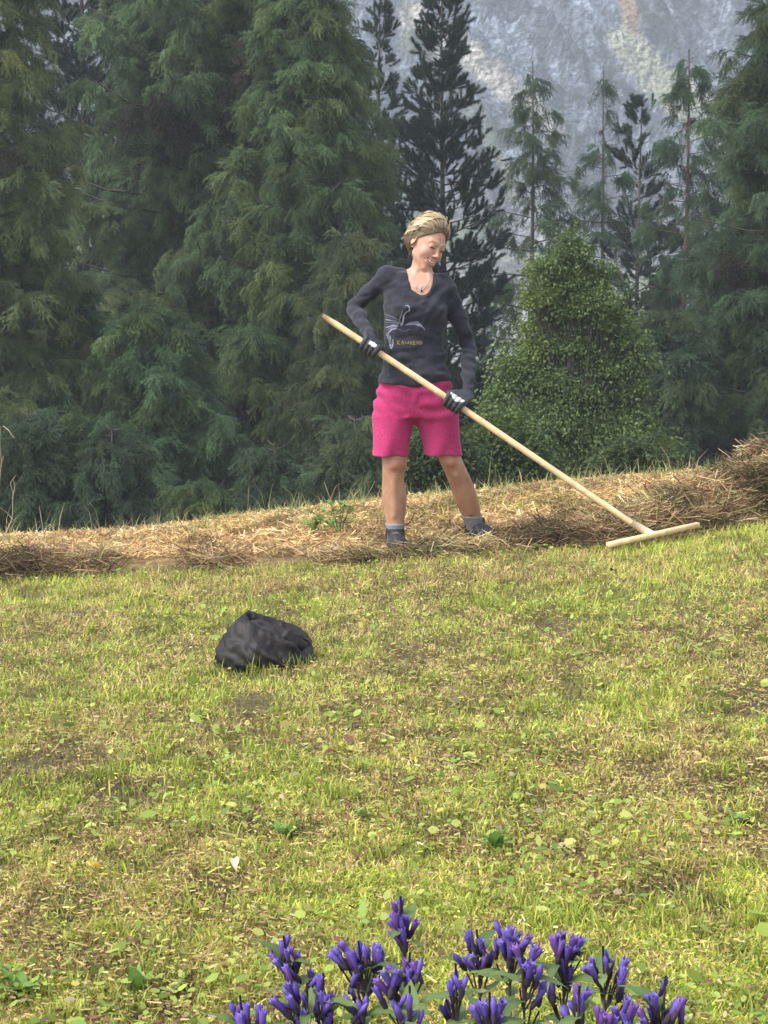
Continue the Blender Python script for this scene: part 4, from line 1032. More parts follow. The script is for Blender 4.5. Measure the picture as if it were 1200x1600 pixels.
def build_shoe(ank, heading, sink):
    """ank: ankle point, heading: angle of the toe from +x"""
    ca, sa = math.cos(heading), math.sin(heading)
    f = np.array([ca, sa, 0]); l = np.array([-sa, ca, 0]); up = np.array([0, 0, 1.0])
    base = ank - up * sink
    s = SDF(*[np.arange(base[i] - .22, base[i] + .22, .0045) for i in (0, 1)], np.arange(base[2] - .03, base[2] + .13, .0045))
    q = lambda a, b, c: base + f * a + l * b + up * c
    R = np.stack([f, l, up], 1)
    s.ell(q(-.035, 0, .045), (.056, .048, .056), .02, R=R); s.ell(q(.06, 0, .042), (.080, .048, .046), .03, R=R); s.ell(q(.115, .004, .032), (.055, .049, .033), .03, R=R)
    s.cap(q(-.012, 0, .07), q(-.005, 0, .094), .050, .049, .015)
    s.cap(q(-.005, 0, .10), q(-.005, 0, .15), .041, .041, .006, 's')
    sl, g = s.region((-9,) * 3, (9,) * 3)
    s.comb(sl, np.broadcast_to(base[2] + .006 - g[2], s.D.shape), .003, 'i')
    V, Fq = s.mesh(); V = relax(V, Fq, 1, .3)
    a = (V - base) @ f; b = (V - base) @ l; z = V[:, 2] - base[2]
    C = np.tile([.022, .022, .025], (len(V), 1)); n = vn(V[:, 0] * 70, V[:, 1] * 70, V[:, 2] * 70, s=3)[:, None]
    C = C * (.6 + 1.0 * n)
    lace = (np.abs(b) < .018) & (a > .015) & (a < .075) & (np.sin(a * 420) > .2); C[lace] = [.10, .10, .10]
    C[(z < .022)] = [.05, .048, .045]
    return obj('shoe', mesh('shoe', V, Fq, M['shoe'], C), person)
aL, aR = W(617.5, 838, .005), W(744, 832, .20)
build_shoe(W(617.5, 858.5, .005), rad(-84), 0.0)
build_shoe(W(744, 842, .20), rad(-68), 0.0)

# ------------------------------------------------------------------ rake
RB = float(row_y(1018, 853)[1])
A1 = P(504, 493, D0 - .22); B1 = P(1014, 834, RB)
ax_ = np.array((B1 - A1).normalized())
Lh = (B1 - A1).length
def pole_at(px):
    t = (px - 504) / (1014 - 504); return np.array(A1.lerp(B1, t))
PR = .0155
def lerp(a, b, t): return a + (b - a) * t

def build_glove(cen_px, wrist, rev, mat=M['glove']):
    C0 = pole_at(cen_px) - O; a = ax_ * (1 if rev else -1)
    u = np.array([0, 0, 1.0]); u = u - ax_ * (u @ ax_); u /= np.linalg.norm(u)
    n = np.cross(ax_, u); n = n if n[1] < 0 else -n
    lo = C0 - .16; hi = C0 + .16
    s = SDF(*[np.arange(lo[i], hi[i], .0032) for i in range(3)])
    def pt(t, ang, rr): return C0 + ax_ * t + u * (rr * math.cos(rad(ang))) + n * (rr * math.sin(rad(ang)))
    offs = [-.038, -.013, .012, .036]; lens = [205, 225, 220, 190] if rev else [190, 220, 225, 205]
    kn = []
    for t, L in zip(offs, lens):
        angs = np.linspace(38, 38 + L, 8); rf = .0132
        pts = [pt(t * (1 - .12 * i / 7), A, PR + rf + (.003 if i < 2 else .0005)) for i, A in enumerate(angs)]
        s.chain(pts, np.linspace(.0142, .0106, 8), .002)
        kn.append(pts[0])
    wr = np.asarray(wrist)
    hand_c = sum(kn) / 4
    for i, kp in enumerate(kn):
        wp = wr + ax_ * offs[i] * .55
        s.cap(kp, wp, .0150, .0185, .008)
    s.cap(hand_c * .5 + wr * .5 + n * -.006, wr, .022, .026, .012)
    # thumb: leaves the side of the palm, passes behind the handle
    tsd = offs[0] - .012 if rev else offs[3] + .012
    base = wr * .6 + hand_c * .4 + ax_ * (tsd * .75)
    s.chain([base, pt(tsd, -25, PR + .014), pt(tsd * .9, -75, PR + .011), pt(tsd * .7, -125, PR + .010)], [.015, .0125, .0115, .0095], .006)
    # knuckle ridges
    for kp in kn: s.ell(kp + n * .004 + u * .002, (.0095, .0095, .0095), .004)
    # cuff
    arm = wr - hand_c; arm /= np.linalg.norm(arm)
    s.cap(wr, wr + arm * .045, .0285, .033, .010)
    s.chain([wr + arm * .012 + np.array([0, 0, 0])] * 2, [.031, .031], .004)
    V, Fq = s.mesh(); V = relax(V, Fq, 1, .3)
    d = V - C0; th = np.degrees(np.arctan2(d @ n, d @ u)); t = d @ ax_
    Cc = np.tile([.030, .030, .034], (len(V), 1)); nz = vn(V[:, 0] * 90, V[:, 1] * 90, V[:, 2] * 90, s=5)[:, None]; Cc = Cc * (.6 + .9 * nz)
    hgt = d @ u
    back = (hgt > .012) & (((V - hand_c) @ n) > -.006)
    if rev:
        pat = back & (hgt < .055) & (np.abs(t) < .040) & (hgt > .014 + .5 * np.abs(t))
        Cc[pat] = np.array([.50, .50, .52]) * (.65 + .5 * nz[pat])
    else:
        pat = back & (np.abs(t - .004) < .019) & (hgt < .032) & (hgt > .004)
        Cc[pat] = np.array([.62, .62, .62]) * (.6 + .6 * (nz[pat] > .45))
    gaps = np.abs(((t / .022 + .5) % 1) - .5) ; fin = (th > 60) & (th < 160) & (gaps > .40); Cc[fin] *= .7
    return obj('glove', mesh('glove', V, Fq, mat, Cc), person)
build_glove(580, W(578, 524, -.145), False)
build_glove(711, W(729, 617, -.150), True)

rake = empty('hay_rake', (B1.x, B1.y, B1.z))
tag(rake, 'pale wooden hay rake held in both gloved hands', 'rake')
RO = np.array(rake.location)
mb = MB(); tt = np.linspace(0, 1, 24)
pts = np.array([A1.lerp(B1, t) for t in tt]) - RO; pts[:, 2] += .004 * np.sin(tt * 5)
wc = np.array([.66, .47, .26])
mb.tube(pts, np.interp(tt, [0, .01, .03, .9, 1], [.011, .0145, PR, PR, .0135]), 14, wc)
obj('handle', mb.mesh('rake_handle', M['wood']), rake)
def box(c, d, n2, lx, ly, lz, bev=.0):
    d = np.asarray(d) / np.linalg.norm(d); n2 = n2 - d * (n2 @ d); n2 /= np.linalg.norm(n2); m3 = np.cross(d, n2)
    prof = [(-1, -.7), (-.7, -1), (.7, -1), (1, -.7), (1, .7), (.7, 1), (-.7, 1), (-1, .7)]
    rings = []
    for t, sc in ((-1, .8), (-.985, 1), (.985, 1), (1, .8)):
        rings.append([c + d * lx * t + n2 * ly * sc * p[0] + m3 * lz * sc * p[1] for p in prof])
    V = np.array(rings).reshape(-1, 3); Q = grid_faces(4, 8, True)
    return V, [Q, np.array([list(range(8))[::-1], list(range(24, 32))])]
eL, eR = np.array(P(950, 853, RB - .15)) + [0, 0, .004], np.array(P(1091, 821, RB + .16)) + [0, 0, .004]
bc = (eL + eR) / 2; bd = eR - eL; bl = np.linalg.norm(bd) / 2
up3 = np.array([0, 0, 1.0])
V, Fa = box(bc - RO, bd, up3, bl, .0125, .017)
me = mesh('rake_bar', V, Fa, M['wood'], np.tile([.68, .48, .25], (len(V), 1)), smooth=False); obj('head_bar', me, rake)
mb = MB(); e0 = np.array(B1) - RO; mb.tube(np.stack([e0 - ax_ * .10, e0 - ax_ * .03, lerp(e0, bc - RO, .9)]), [.0165, .020, .016], 12, (.64, .52, .36)); obj('socket', mb.mesh('rake_socket', M['wood']), rake)
mb = MB(); mb.tube(np.array([[0, 0, .005], [0, 0, -.035], [0, 0, -.062], [0, 0, -.078]]), [.0075, .0075, .006, .0035], 8, (.38, .25, .13)); tooth = mb.mesh('rake_tooth', M['wood'])
for i in range(13):
    p = lerp(eL, eR, (i + .7) / 13.4) - RO; o = obj('tooth', tooth, rake, loc=p + [0, 0, -.010])

# ------------------------------------------------------------------ hair, band, necklace, shirt print
def build_hair():
    r = np.random.default_rng(5)
    mb = MB()
    # scalp cap: closed thin shell following the skull, open over the face
    def hairline(th):      # polar angle limit measured from the crown, by direction round the head (0 = front)
        a = np.abs(th); return np.interp(a, [0, .5, .9, 1.25, 1.6, 2.2, math.pi], [50, 60, 78, 96, 116, 130, 134])
    n, m = 22, 40; TH = np.linspace(-math.pi, math.pi, m, endpoint=False)
    def surf(th, ph, e):
        """ph degrees from crown; front is -y"""
        c = np.array([0, .016, .030]); R3 = np.array([.0765, .096, .093]) + 0
        d = np.stack([np.sin(np.radians(ph)) * np.sin(th), -np.sin(np.radians(ph)) * np.cos(th), np.cos(np.radians(ph)) + 0 * th], -1)
        return c + d * (R3 + np.asarray(e)[..., None])
    rings = []
    for i in range(n):
        ph = hairline(TH) * i / (n - 1); e = .006 * np.sqrt(np.clip(1 - (i / (n - 1)) ** 6, 0, 1)) + .0015 + .003 * vn(TH * 4, ph * .1 + 0 * TH, s=8) * (i < n - 1)
        rings.append(surf(TH, ph, e))
    rings.append(surf(TH, hairline(TH) * .97, np.full(m, -.006)))
    V = np.array(rings).reshape(-1, 3); C = np.tile([.14, .09, .05], (len(V), 1)) * r.uniform(.8, 1.2, (len(V), 1))
    V = HC + (V * HS) @ HR.T
    mb.add(V, grid_faces(n + 1, m, True), None, C)
    # strands
    N = 7500
    th = r.uniform(-math.pi, math.pi, N); fr = r.uniform(0, 1, N) ** .6; ph = hairline(th) * fr
    seg = 7; L = r.uniform(.035, .085, N); wid = r.uniform(.0008, .0019, N)
    p = surf(th, ph, (.004 + r.uniform(0, .012, N)) * (1 - .6 * sst(.7, 1, fr)))
    pts = [p]; cur = p; wav = r.uniform(0, 6.28, N); wa = r.uniform(.1, .5, N)
    cl_ = vn(th * 3.2, ph * .07, s=12); lift = ((.0 + .55 * cl_ ** 1.5) * (1 - .85 * sst(.72, .95, fr)))[:, None]; wa = .12 + .45 * vn(th * 4 + 9, ph * .09, s=13)
    wav = 6.28 * vn(th * 2.2, ph * .05, s=14) * 2 + r.normal(0, .5, N)
    wild = (r.uniform(size=N) > .86) & (fr < .8); lift = lift + wild[:, None] * r.uniform(.2, .8, (N, 1)); p = p + 0
    cen = np.array([0, .016, .030])
    part = np.sign(p[:, 0] - .012)
    for k in range(seg):
        f = k / seg
        nv = nrm((cur - cen) / np.array([.0765, .096, .093]) ** 2)
        front = sst(.0, -.07, p[:, 1])[:, None]
        flow = np.array([0, .75, -.35]) * np.ones((N, 1)) + np.stack([part * .35, np.zeros(N), np.zeros(N)], -1) * (1 - .85 * front) + np.array([0, 0, .85]) * front * (1 - f)
        lowb = sst(.02, -.05, cur[:, 2])[:, None]; flow = flow + np.array([0, -.1, -.8]) * (lowb + .5 * f)
        flow = flow - nv * np.sum(flow * nv, -1, keepdims=True)
        flow = nrm(flow) + nv * (lift * (1 - 1.9 * f))
        flow = flow + nv * (.65 * lowb * f * (cl_[:, None] > .4)); side = np.cross(flow, nv); flow = nrm(flow + side * (wa * np.sin(wav + f * 7))[:, None])
        cur = cur + flow * (L / seg)[:, None]
        # keep outside the skull
        q = (cur - cen) / np.array([.080, .099, .097]); qq = np.linalg.norm(q, axis=1); k_ = qq < 1; cur[k_] = cen + (q[k_] / qq[k_][:, None]) * np.array([.081, .100, .098])
        pts.append(cur)
    Q3 = np.stack(pts, 1)                                   # N, seg+1, 3
    T = np.gradient(Q3, axis=1); nv = nrm(Q3 - cen); S3 = nrm(np.cross(T, nv + r.normal(0, .25, (N, 1, 3))))
    ww = wid[:, None, None] * np.array([.7, 1, 1, 1, 1, .9, .6, .15])[None, :, None]
    V = np.stack([Q3 - S3 * ww, Q3 + S3 * ww], 2).reshape(-1, 3)       # N*(seg+1)*2
    V = HC + (V * HS) @ HR.T
    b = (np.arange(N) * (seg + 1) * 2)[:, None, None]; kk = np.arange(seg)[None, :, None] * 2
    Q = (b + kk + np.array([0, 1, 3, 2])[None, None, :]).reshape(-1, 4)
    c1, c2, c3 = np.array([.56, .41, .22]), np.array([.33, .215, .105]), np.array([.15, .095, .055])
    rootd = sst(.62, .85, fr)[:, None] * (np.abs(th) < 1.7)[:, None]
    cq = vn(th * 7, ph * .12, s=15) + r.normal(0, .13, N); base = np.where((cq > .5)[:, None], c1, np.where((cq > .33)[:, None], c2, c3)) * r.uniform(.75, 1.2, N)[:, None]
    base = np.where(wild[:, None], np.array([.62, .48, .29]), base); base = base * (1 - .8 * rootd) + c3 * .8 * .8 * rootd
    C = np.repeat(base[:, None, :], (seg + 1) * 2, 1) * np.repeat(np.linspace(.85, 1.15, seg + 1), 2)[None, :, None]
    mb.add(V, Q, None, C.reshape(-1, 3))
    obj('hair', mb.mesh('hair', M['hair']), person)
    # dark hair band
    bb = MB(); a = np.linspace(-1.42, 1.42, 30)
    pts = [hw_(np.array([.0955 * math.sin(q), -.026 + .030 * (1 - math.cos(q)), .031 + .1125 * math.cos(q)])) for q in a]
    bb.tube(pts, [.0028] * 30, 6, (.02, .02, .02)); obj('hair_band', bb.mesh('hair_band', M['dark']), person)
    # necklace with a small dark pendant
    from mathutils.bvhtree import BVHTree
    body = [c for c in person.children if c.name.startswith('body')][0]
    bv = BVHTree.FromPolygons([v.co for v in body.data.vertices], [p.vertices for p in body.data.polygons])
    pp = []
    for t in np.linspace(0, 1, 26):
        px = 637 + 36 * t; py = 436 + 21 * math.sin(t * math.pi) ** .8 - 4 * t
        w0 = Vector(W(px, py, -.4)); d = (Vector(W(px, py, .2)) - w0).normalized(); h = bv.ray_cast(w0, d)[0]
        if h is not None: pp.append(np.array(h) - np.array([0, .0015, 0]))
    nb = MB(); nb.tube(np.array(pp), [.0012] * len(pp), 5, (.5, .45, .35)); nk = obj('necklace', nb.mesh('necklace', M['metal']), person)
    q = pp[int(len(pp) * .58)]; pb = MB(); pb.tube(np.array([q + [0, -.003, .004], q + [0, -.004, 0], q + [0, -.004, -.006], q + [0, -.003, -.010]]), [.002, .0045, .0045, .002], 8, (.02, .02, .02))
    obj('pendant', pb.mesh('pendant', M['dark']), nk)
    eb = MB(); e = hw_((-.078, -.004, -.036)); eb.tube(np.array([e + [0, 0, .004], e, e - [0, 0, .004]]), [.001, .004, .001], 8, (.8, .8, .8)); obj('earring', eb.mesh('earring', M['metal']), person)
    # print on the shirt front
    sh = BVHTree.FromPolygons([v.co for v in SHIRT.data.vertices], [p.vertices for p in SHIRT.data.polygons])
    pr = MB(); gold = MB()
    def stroke(mbx, pts, w0, w1, colr, n=10):
        pts = np.array(pts, float); s_ = np.linspace(0, 1, len(pts)); t = np.linspace(0, 1, n)
        c = np.stack([np.interp(t, s_, pts[:, 0]), np.interp(t, s_, pts[:, 1])], -1)
        d = np.gradient(c, axis=0); d /= np.linalg.norm(d, axis=1, keepdims=True); nn = np.stack([-d[:, 1], d[:, 0]], -1)
        ww = np.interp(t, [0, .5, 1], [w0 * .4, (w0 + w1) / 2, w1]) / 2
        Vs = []
        for i in range(n):
            for sg in (-1, 0, 1):
                x, y = c[i] + nn[i] * ww[i] * sg
                a_ = Vector(W(x, y, -.5)); dd = (Vector(W(x, y, .3)) - a_).normalized(); h, nr, _, _ = sh.ray_cast(a_, dd)
                if h is None: return
                Vs.append(np.array(h) - np.array(dd) * .0016)
        mbx.add(np.array(Vs), grid_faces(n, 3), None, colr)
    g1, g2, g3 = (.15, .15, .20), (.26, .26, .32), (.08, .09, .14)
    stroke(pr, [(633, 478), (637, 477), (640, 480), (639, 486), (634, 488)], 1.6, 1.6, g2)
    stroke(pr, [(635, 487), (631, 493), (630, 500), (628, 508)], 2.2, 3.0, g2)
    stroke(pr, [(629, 484), (627, 492), (624, 500), (627, 510)], 2.0, 2.0, g1)
    stroke(pr, [(638, 487), (641, 484)], 1.5, 1.5, g2)
    for k in range(9):
        x0, y0 = 626 - k * .8, 503 + k * 1.3
        stroke(pr, [(x0, y0), (x0 - 8, y0 - 6 + k * .9), (602 + k * .2, 491 + k * 4.2)], 2.2, 1.4, [g1, g3, g2][k % 3])
    for k in range(7):
        stroke(pr, [(633, 508), (643 + k, 503 + k * .7), (652 + k * 1.6, 502 + k * 1.6), (656 + k * 1.4, 507 + k * 1.5)], 1.6, 1.3, [g1, g2, g3][k % 3])
    for k in range(5):
        stroke(pr, [(604 + k * 1.5, 520 + k), (607 + k, 530 + k * 2), (610 + k * .6, 543)], 2.0, 1.4, [g1, g3][k % 2])
    stroke(pr, [(611, 528), (609, 538), (611, 546), (614, 538), (614, 530)], 1.6, 1.6, g2)
    stroke(pr, [(622, 514), (632, 518), (640, 514)], 1.5, 1.5, g3)
    obj('shirt_print', pr.mesh('shirt_print', M['print']), SHIRT)
    gc_ = (.20, .145, .055)
    L_ = [[(0, 0), (0, 7)], [(4, 0), (0, 3.5), (4, 7)], [(6, 7), (8, 1), (10, 7)], [(12, 1), (13, 7), (15, 3), (17, 7), (18, 1)], [(20, 7), (20, 1), (23, 3), (20, 4), (23, 7)], [(28, 1), (25, 1), (25, 7), (28, 7)], [(25, 4), (28, 4)],
          [(30, 7), (30, 1), (34, 7), (34, 1)], [(36, 7), (36, 1), (39, 4), (36, 7)]]
    for l in L_: stroke(gold, [(621 + x, 531.5 + y * 1.0) for x, y in l], 1.5, 1.5, gc_, n=7)
    obj('shirt_lettering', gold.mesh('shirt_lettering', M['print']), SHIRT)
build_hair()

# ------------------------------------------------------------------ slouched black bag
def build_bag():
    D = BAG.y; m = D / F
    root = empty('bag', (BAG.x, BAG.y, BAG.z)); tag(root, 'crumpled black cloth bag lying on the mown grass', 'bag')
    O2 = np.array(BAG)
    q = lambda px, py, dy: np.array(P(px, py, D + dy)) - O2
    def cr(Pc, n):      # Catmull-Rom along the first axis
        Pc = np.asarray(Pc, float); Pc = np.concatenate([2 * Pc[:1] - Pc[1:2], Pc, 2 * Pc[-1:] - Pc[-2:-1]]); u = np.linspace(0, len(Pc) - 3 - 1e-6, n); k = u.astype(int); f = (u - k).reshape(-1, *([1] * (Pc.ndim - 1)))
        a, b, c, d = Pc[k], Pc[k + 1], Pc[k + 2], Pc[k + 3]
        return .5 * (2 * b + (c - a) * f + (2 * a - 5 * b + 4 * c - d) * f ** 2 + (3 * b - 3 * c + d - a) * f ** 3)
    mb = MB()
    def panel(rails, nu=60, nv=34, amp=.006, sd=0, edge=True):
        A = np.array([[q(*p) for p in r_] for r_ in rails])              # rails, points, 3
        S = cr(np.swapaxes(cr(A, nv), 0, 1), nu); S = np.swapaxes(S, 0, 1)   # nv, nu, 3
        du = np.gradient(S, axis=1); dv = np.gradient(S, axis=0); N_ = nrm(np.cross(du, dv)); N_ = np.where(N_[..., 1:2] > 0, -N_, N_)
        X, Y, Z = S[..., 0], S[..., 1], S[..., 2]
        f1 = fbm(X * 7 + Z * 6, Z * 20 + X * 11, Y * 5, s=60 + sd, o=2); f2 = fbm(X * 16 - Z * 10, Z * 15 + X * 14, Y * 9, s=70 + sd, o=2)
        h = amp * (1.6 * (.5 - np.clip(np.abs(f1 * 2 - 1) * 2.2, 0, 1) ** .8) + .9 * (.5 - np.clip(np.abs(f2 * 2 - 1) * 2.2, 0, 1) ** .8))
        w_ = np.minimum(np.linspace(0, 1, nv), np.linspace(1, 0, nv))[:, None]; w_ = .25 + .75 * sst(0, .2, w_)
        S = S + N_ * (h * w_)[..., None]
        mb.add(S.reshape(-1, 3), grid_faces(nv, nu), None, (.5, .5, .5))
    panel([[(334, 1047, -.02), (352, 1052, -.10), (385, 1054, -.14), (420, 1054, -.15), (452, 1052, -.14), (476, 1046, -.09)],
           [(336, 1028, -.03), (356, 1026, -.12), (388, 1028, -.165), (422, 1031, -.17), (452, 1036, -.155), (475, 1036, -.10)],
           [(345, 1002, -.02), (362, 1000, -.10), (392, 1004, -.14), (424, 1012, -.145), (450, 1022, -.135), (472, 1029, -.09)],
           [(359, 981, .0), (371, 973, -.06), (398, 979, -.10), (428, 991, -.11), (452, 1005, -.105), (469, 1020, -.08)],
           [(363, 984, .025), (375, 978, -.030), (400, 986, -.070), (428, 999, -.080), (450, 1013, -.075), (465, 1027, -.055)]], amp=.014, sd=1)
    panel([[(370, 1004, -.02), (400, 1010, -.05), (430, 1020, -.055), (455, 1034, -.05), (478, 1050, -.04)],
           [(375, 981, -.01), (402, 985, -.045), (432, 992, -.055), (460, 1005, -.050), (483, 1030, -.03)],
           [(382, 971, .01), (406, 971, -.01), (436, 979, -.02), (464, 991, -.015), (482, 1012, .0)],
           [(386, 975, .03), (408, 978, .02), (436, 987, .01), (462, 999, .015), (475, 1016, .03)]], nv=26, amp=.009, sd=2)
    panel([[(376, 1004, .05), (400, 1004, .045), (430, 1008, .045), (460, 1018, .045), (484, 1046, .02)],
           [(381, 972, .05), (405, 975, .045), (435, 983, .045), (466, 996, .045), (489, 1022, .02)],
           [(385, 957, .04), (412, 963, .06), (440, 972, .07), (468, 981, .06), (487, 1004, .03)],
           [(388, 960, .07), (414, 968, .09), (440, 978, .10), (466, 988, .09), (486, 1010, .06)],
           [(380, 1003, .14), (412, 1003, .17), (440, 1006, .18), (466, 1010, .16), (486, 1028, .10)],
           [(372, 1040, .16), (412, 1040, .19), (440, 1040, .20), (466, 1040, .18), (488, 1044, .12)]], nv=44, amp=.008, sd=3)
    panel([[(334, 1047, -.02), (336, 1028, -.03), (345, 1002, -.02), (359, 981, .0), (375, 965, .02), (385, 956, .04)],
           [(337, 1044, .08), (341, 1026, .07), (351, 1004, .06), (364, 984, .05), (378, 968, .05), (386, 957, .05)],
           [(372, 1040, .16), (374, 1025, .15), (378, 1005, .13), (381, 990, .11), (384, 972, .08), (388, 960, .07)]], amp=.004, sd=4)
    panel([[(359, 981, .0), (371, 973, -.055), (384, 975, -.075)], [(368, 971, .02), (376, 968, -.01), (388, 974, -.04)], [(385, 956, .04), (386, 962, .03), (392, 972, .0)]], nu=24, nv=16, amp=.002, sd=6)
    panel([[(476, 1046, -.09), (475, 1036, -.10), (472, 1029, -.09), (469, 1020, -.08)], [(487, 1050, -.02), (490, 1034, -.02), (489, 1020, -.01), (484, 1008, .0)],
           [(488, 1044, .12), (489, 1030, .10), (488, 1018, .08), (487, 1008, .05)]], nu=30, nv=30, amp=.004, sd=5)
    bo = obj('bag_cloth', mb.mesh('bag_cloth', M['bag']), root)
    sm = bo.modifiers.new('thickness', 'SOLIDIFY'); sm.thickness = .002; sm.offset = 0
build_bag()

# ------------------------------------------------------------------ gentians
def lathe(prof, sides, mod=None):
    V = []
    for k, (r_, z) in enumerate(prof):
        for j in range(sides):
            th = 2 * math.pi * j / sides; rr, zz = (r_, z) if mod is None else mod(k, j, r_, z)
            V.append((rr * math.cos(th), rr * math.sin(th), zz))
    return np.array(V), grid_faces(len(prof), sides, True)
def flower_mesh(open_, seed, tint=(1, 1, 1)):
    rr = np.random.default_rng(seed)
    prof = [(.0018, 0), (.0030, .006), (.0040, .014), (.0052, .024), (.0062, .033), (.0064, .038), (.0070, .042) if open_ else (.0045, .044)]
    def mod(k, j, r_, z):
        lobe = (j % 2 == 0)
        if k == len(prof) - 1: return (r_ * (1.18 if lobe else .82), z + (.0055 if lobe else -.002)) if open_ else (r_ * (.35 if lobe else .6), z + (.007 if lobe else 0))
        return r_ * (1.06 if lobe else .94), z
    V, Q = lathe(prof, 10, mod)
    # inner wall back down the tube
    if open_:
        prof2 = [(.0062, .0415), (.0050, .036), (.0036, .022), (.001, .016)]
        V2, Q2 = lathe(prof2, 10, lambda k, j, r_, z: (r_ * (1.2 if (j % 2 == 0 and k == 0) else 1) * (.95), z + (.005 if (j % 2 == 0 and k == 0) else 0)))
        k0 = len(V); last = (len(prof) - 1) * 10; j = np.arange(10); j2 = (j + 1) % 10
        V = np.vstack([V, V2]); Q = np.vstack([Q, Q2 + k0, np.stack([last + j, last + j2, k0 + j2, k0 + j], -1)])
    t = V[:, 2] / .045
    c0, c1 = np.array([.055, .022, .085]), np.array([.125, .072, .36])
    C = c0 + (c1 - c0) * sst(.1, .75, t)[:, None] + np.array([.05, .05, .07]) * sst(.85, 1.15, t)[:, None]; C = C * rr.uniform(.8, 1.2, (len(V), 1))
    C = C * np.array(tint)
    C[np.arange(len(V)) % 10 % 2 == 1] = C[np.arange(len(V)) % 10 % 2 == 1] * .9 + np.array([.05, .045, .10]) * sst(.3, 1, t)[np.arange(len(V)) % 10 % 2 == 1][:, None]
    return mesh('gentian_flower', V, Q, M['petal'], C)
def calyx_mesh():
    V, Q = lathe([(.0015, -.004), (.0046, 0), (.0056, .008), (.0060, .012)], 10, lambda k, j, r_, z: (r_ * (1 if j % 2 == 0 else .98), z + (.007 if (k == 3 and j % 2 == 0) else 0)))
    return mesh('gentian_calyx', V, Q, M['broad'], np.tile([.065, .045, .07], (len(V), 1)))
def leaf_mesh(name, L, Wd, col, bend=.25, n=9, fold_=.25, mat=None, seed=0):
    t = np.linspace(0, 1, n); wv = np.sin(math.pi * np.clip(t * .92 + .08, 0, 1) ** .75) ** 1.1 * Wd / 2; wv[-1] = .0004
    V = []
    for i in range(n):
        x = L * t[i] * (1 - .12 * bend * t[i]); z = L * bend * (t[i] * .5 - 1.2 * t[i] ** 2)
        for q, zz in ((-1, 1), (0, 0), (1, 1)): V.append((x, q * wv[i], z + fold_ * wv[i] * zz + .002 * math.sin(i * 2.1 + q)))
    C = np.tile(col, (len(V), 1)); C = C.reshape(n, 3, 3); C[:, 1] *= 1.25; C = C.reshape(-1, 3)
    return mesh(name, V, grid_faces(n, 3), mat or M['broad'], C)
FL = [flower_mesh(True, 1), flower_mesh(True, 2, (.8, .75, .8)), flower_mesh(True, 3, (1.15, 1.25, 1.05)), flower_mesh(True, 5, (1.2, .85, .75))]; BUD = flower_mesh(False, 4); CAL = calyx_mesh()
LV = [leaf_mesh('gentian_leaf', .085, .030, (.12, .17, .055), .3), leaf_mesh('gentian_leaf', .070, .025, (.16, .21, .07), .15), leaf_mesh('gentian_leaf', .095, .028, (.085, .13, .045), .55)]
def orient(o, d, roll):
    o.rotation_mode = 'QUATERNION'; o.rotation_quaternion = Vector(d).to_track_quat('Z', 'Y') @ Matrix.Rotation(roll, 3, 'Z').to_quaternion()
def gentian(label, top, base, Y, flowers, seed):
    """top, base: pixels of the stem tip and of its foot's direction; flowers: (px, row, tilt degrees from upright to the right, bud)"""
    r = np.random.default_rng(seed)
    pt = np.array(P(top[0], top[1], Y)); bx = P(base[0], base[1], Y).x
    zb = float(gz(bx, Y)); b0 = np.array([bx, Y + r.uniform(-.03, .03), zb])
    root = empty('gentian', b0); tag(root, label, 'gentian flower', 'willow gentians flowering in the foreground')
    t = np.linspace(0, 1, 14)[:, None]; d = pt - b0
    pts = np.array([0, 0, 0]) + d * t + np.array([-.06 * np.sign(d[0] + 1e-6) * 1.0, 0, 0]) * np.sin(t * math.pi) * min(abs(d[0]) * 3, .6)
    mb = MB(); mb.tube(pts, np.linspace(.0028, .0016, 14), 6, (.07, .055, .055)); obj('stem', mb.mesh('gentian_stem', M['broad']), root)
    def onstem(f): return np.array([np.interp(f, t[:, 0], pts[:, q]) for q in range(3)])
    Hh = np.linalg.norm(d)
    flowers = flowers + [(fx + r.uniform(-13, 13), fy + r.uniform(-4, 12), tl + r.normal(0, 16), bd_) for fx, fy, tl, bd_ in flowers * 2 if r.uniform() < .75]
    for (fx, fy, tilt, bud) in flowers:
        m = Y / F; tp = np.array(P(fx, fy, Y)) - b0 + [0, r.uniform(-.02, .02), 0]        # middle of the flower
        dv = nrm(np.array([math.sin(rad(tilt)), r.uniform(-.45, .25), math.cos(rad(tilt))]))
        p0 = tp - dv * .026
        sc = r.uniform(.66, .92) * (.85 if bud else 1)
        f = bpy.data.objects.new('flower', BUD if bud else FL[r.integers(0, 4)]); link(f, root); f.location = p0; orient(f, dv, r.uniform(0, 6)); f.scale = (sc, sc, sc)
        c = bpy.data.objects.new('calyx', CAL); link(c, f)
    # pedicels joining flowers to the stem
    pb = MB()
    for (fx, fy, tilt, bud) in flowers:
        tp = np.array(P(fx, fy, Y)) - b0; dv = nrm(np.array([math.sin(rad(tilt)), 0, math.cos(rad(tilt))])); p0 = tp - dv * .028
        z = np.clip((p0[2] - .035) / pts[-1][2], .3, 1); s0 = onstem(z)
        pb.tube(np.stack([s0, (s0 + p0) / 2 + [0, 0, -.006], p0]), [.0016, .0014, .0014], 5, (.07, .05, .06))
    obj('flower_stalks', pb.mesh('gentian_stalks', M['broad']), root)
    nl = 11 + int(r.integers(0, 3))
    for k in range(nl):
        f = 1 - (.07 + k * .06 + r.uniform(0, .03)) * (.55 / max(Hh, .3)); az = k * 1.57 + r.uniform(-.5, .5) + seed
        for sg in (0, math.pi):
            l = bpy.data.objects.new('leaf', LV[r.integers(0, 3)]); link(l, root); l.location = onstem(f)
            l.rotation_euler = (r.uniform(-.3, .3), r.uniform(-.75, .05), az + sg); sc = r.uniform(.5, .9); l.scale = (sc,) * 3
    return root
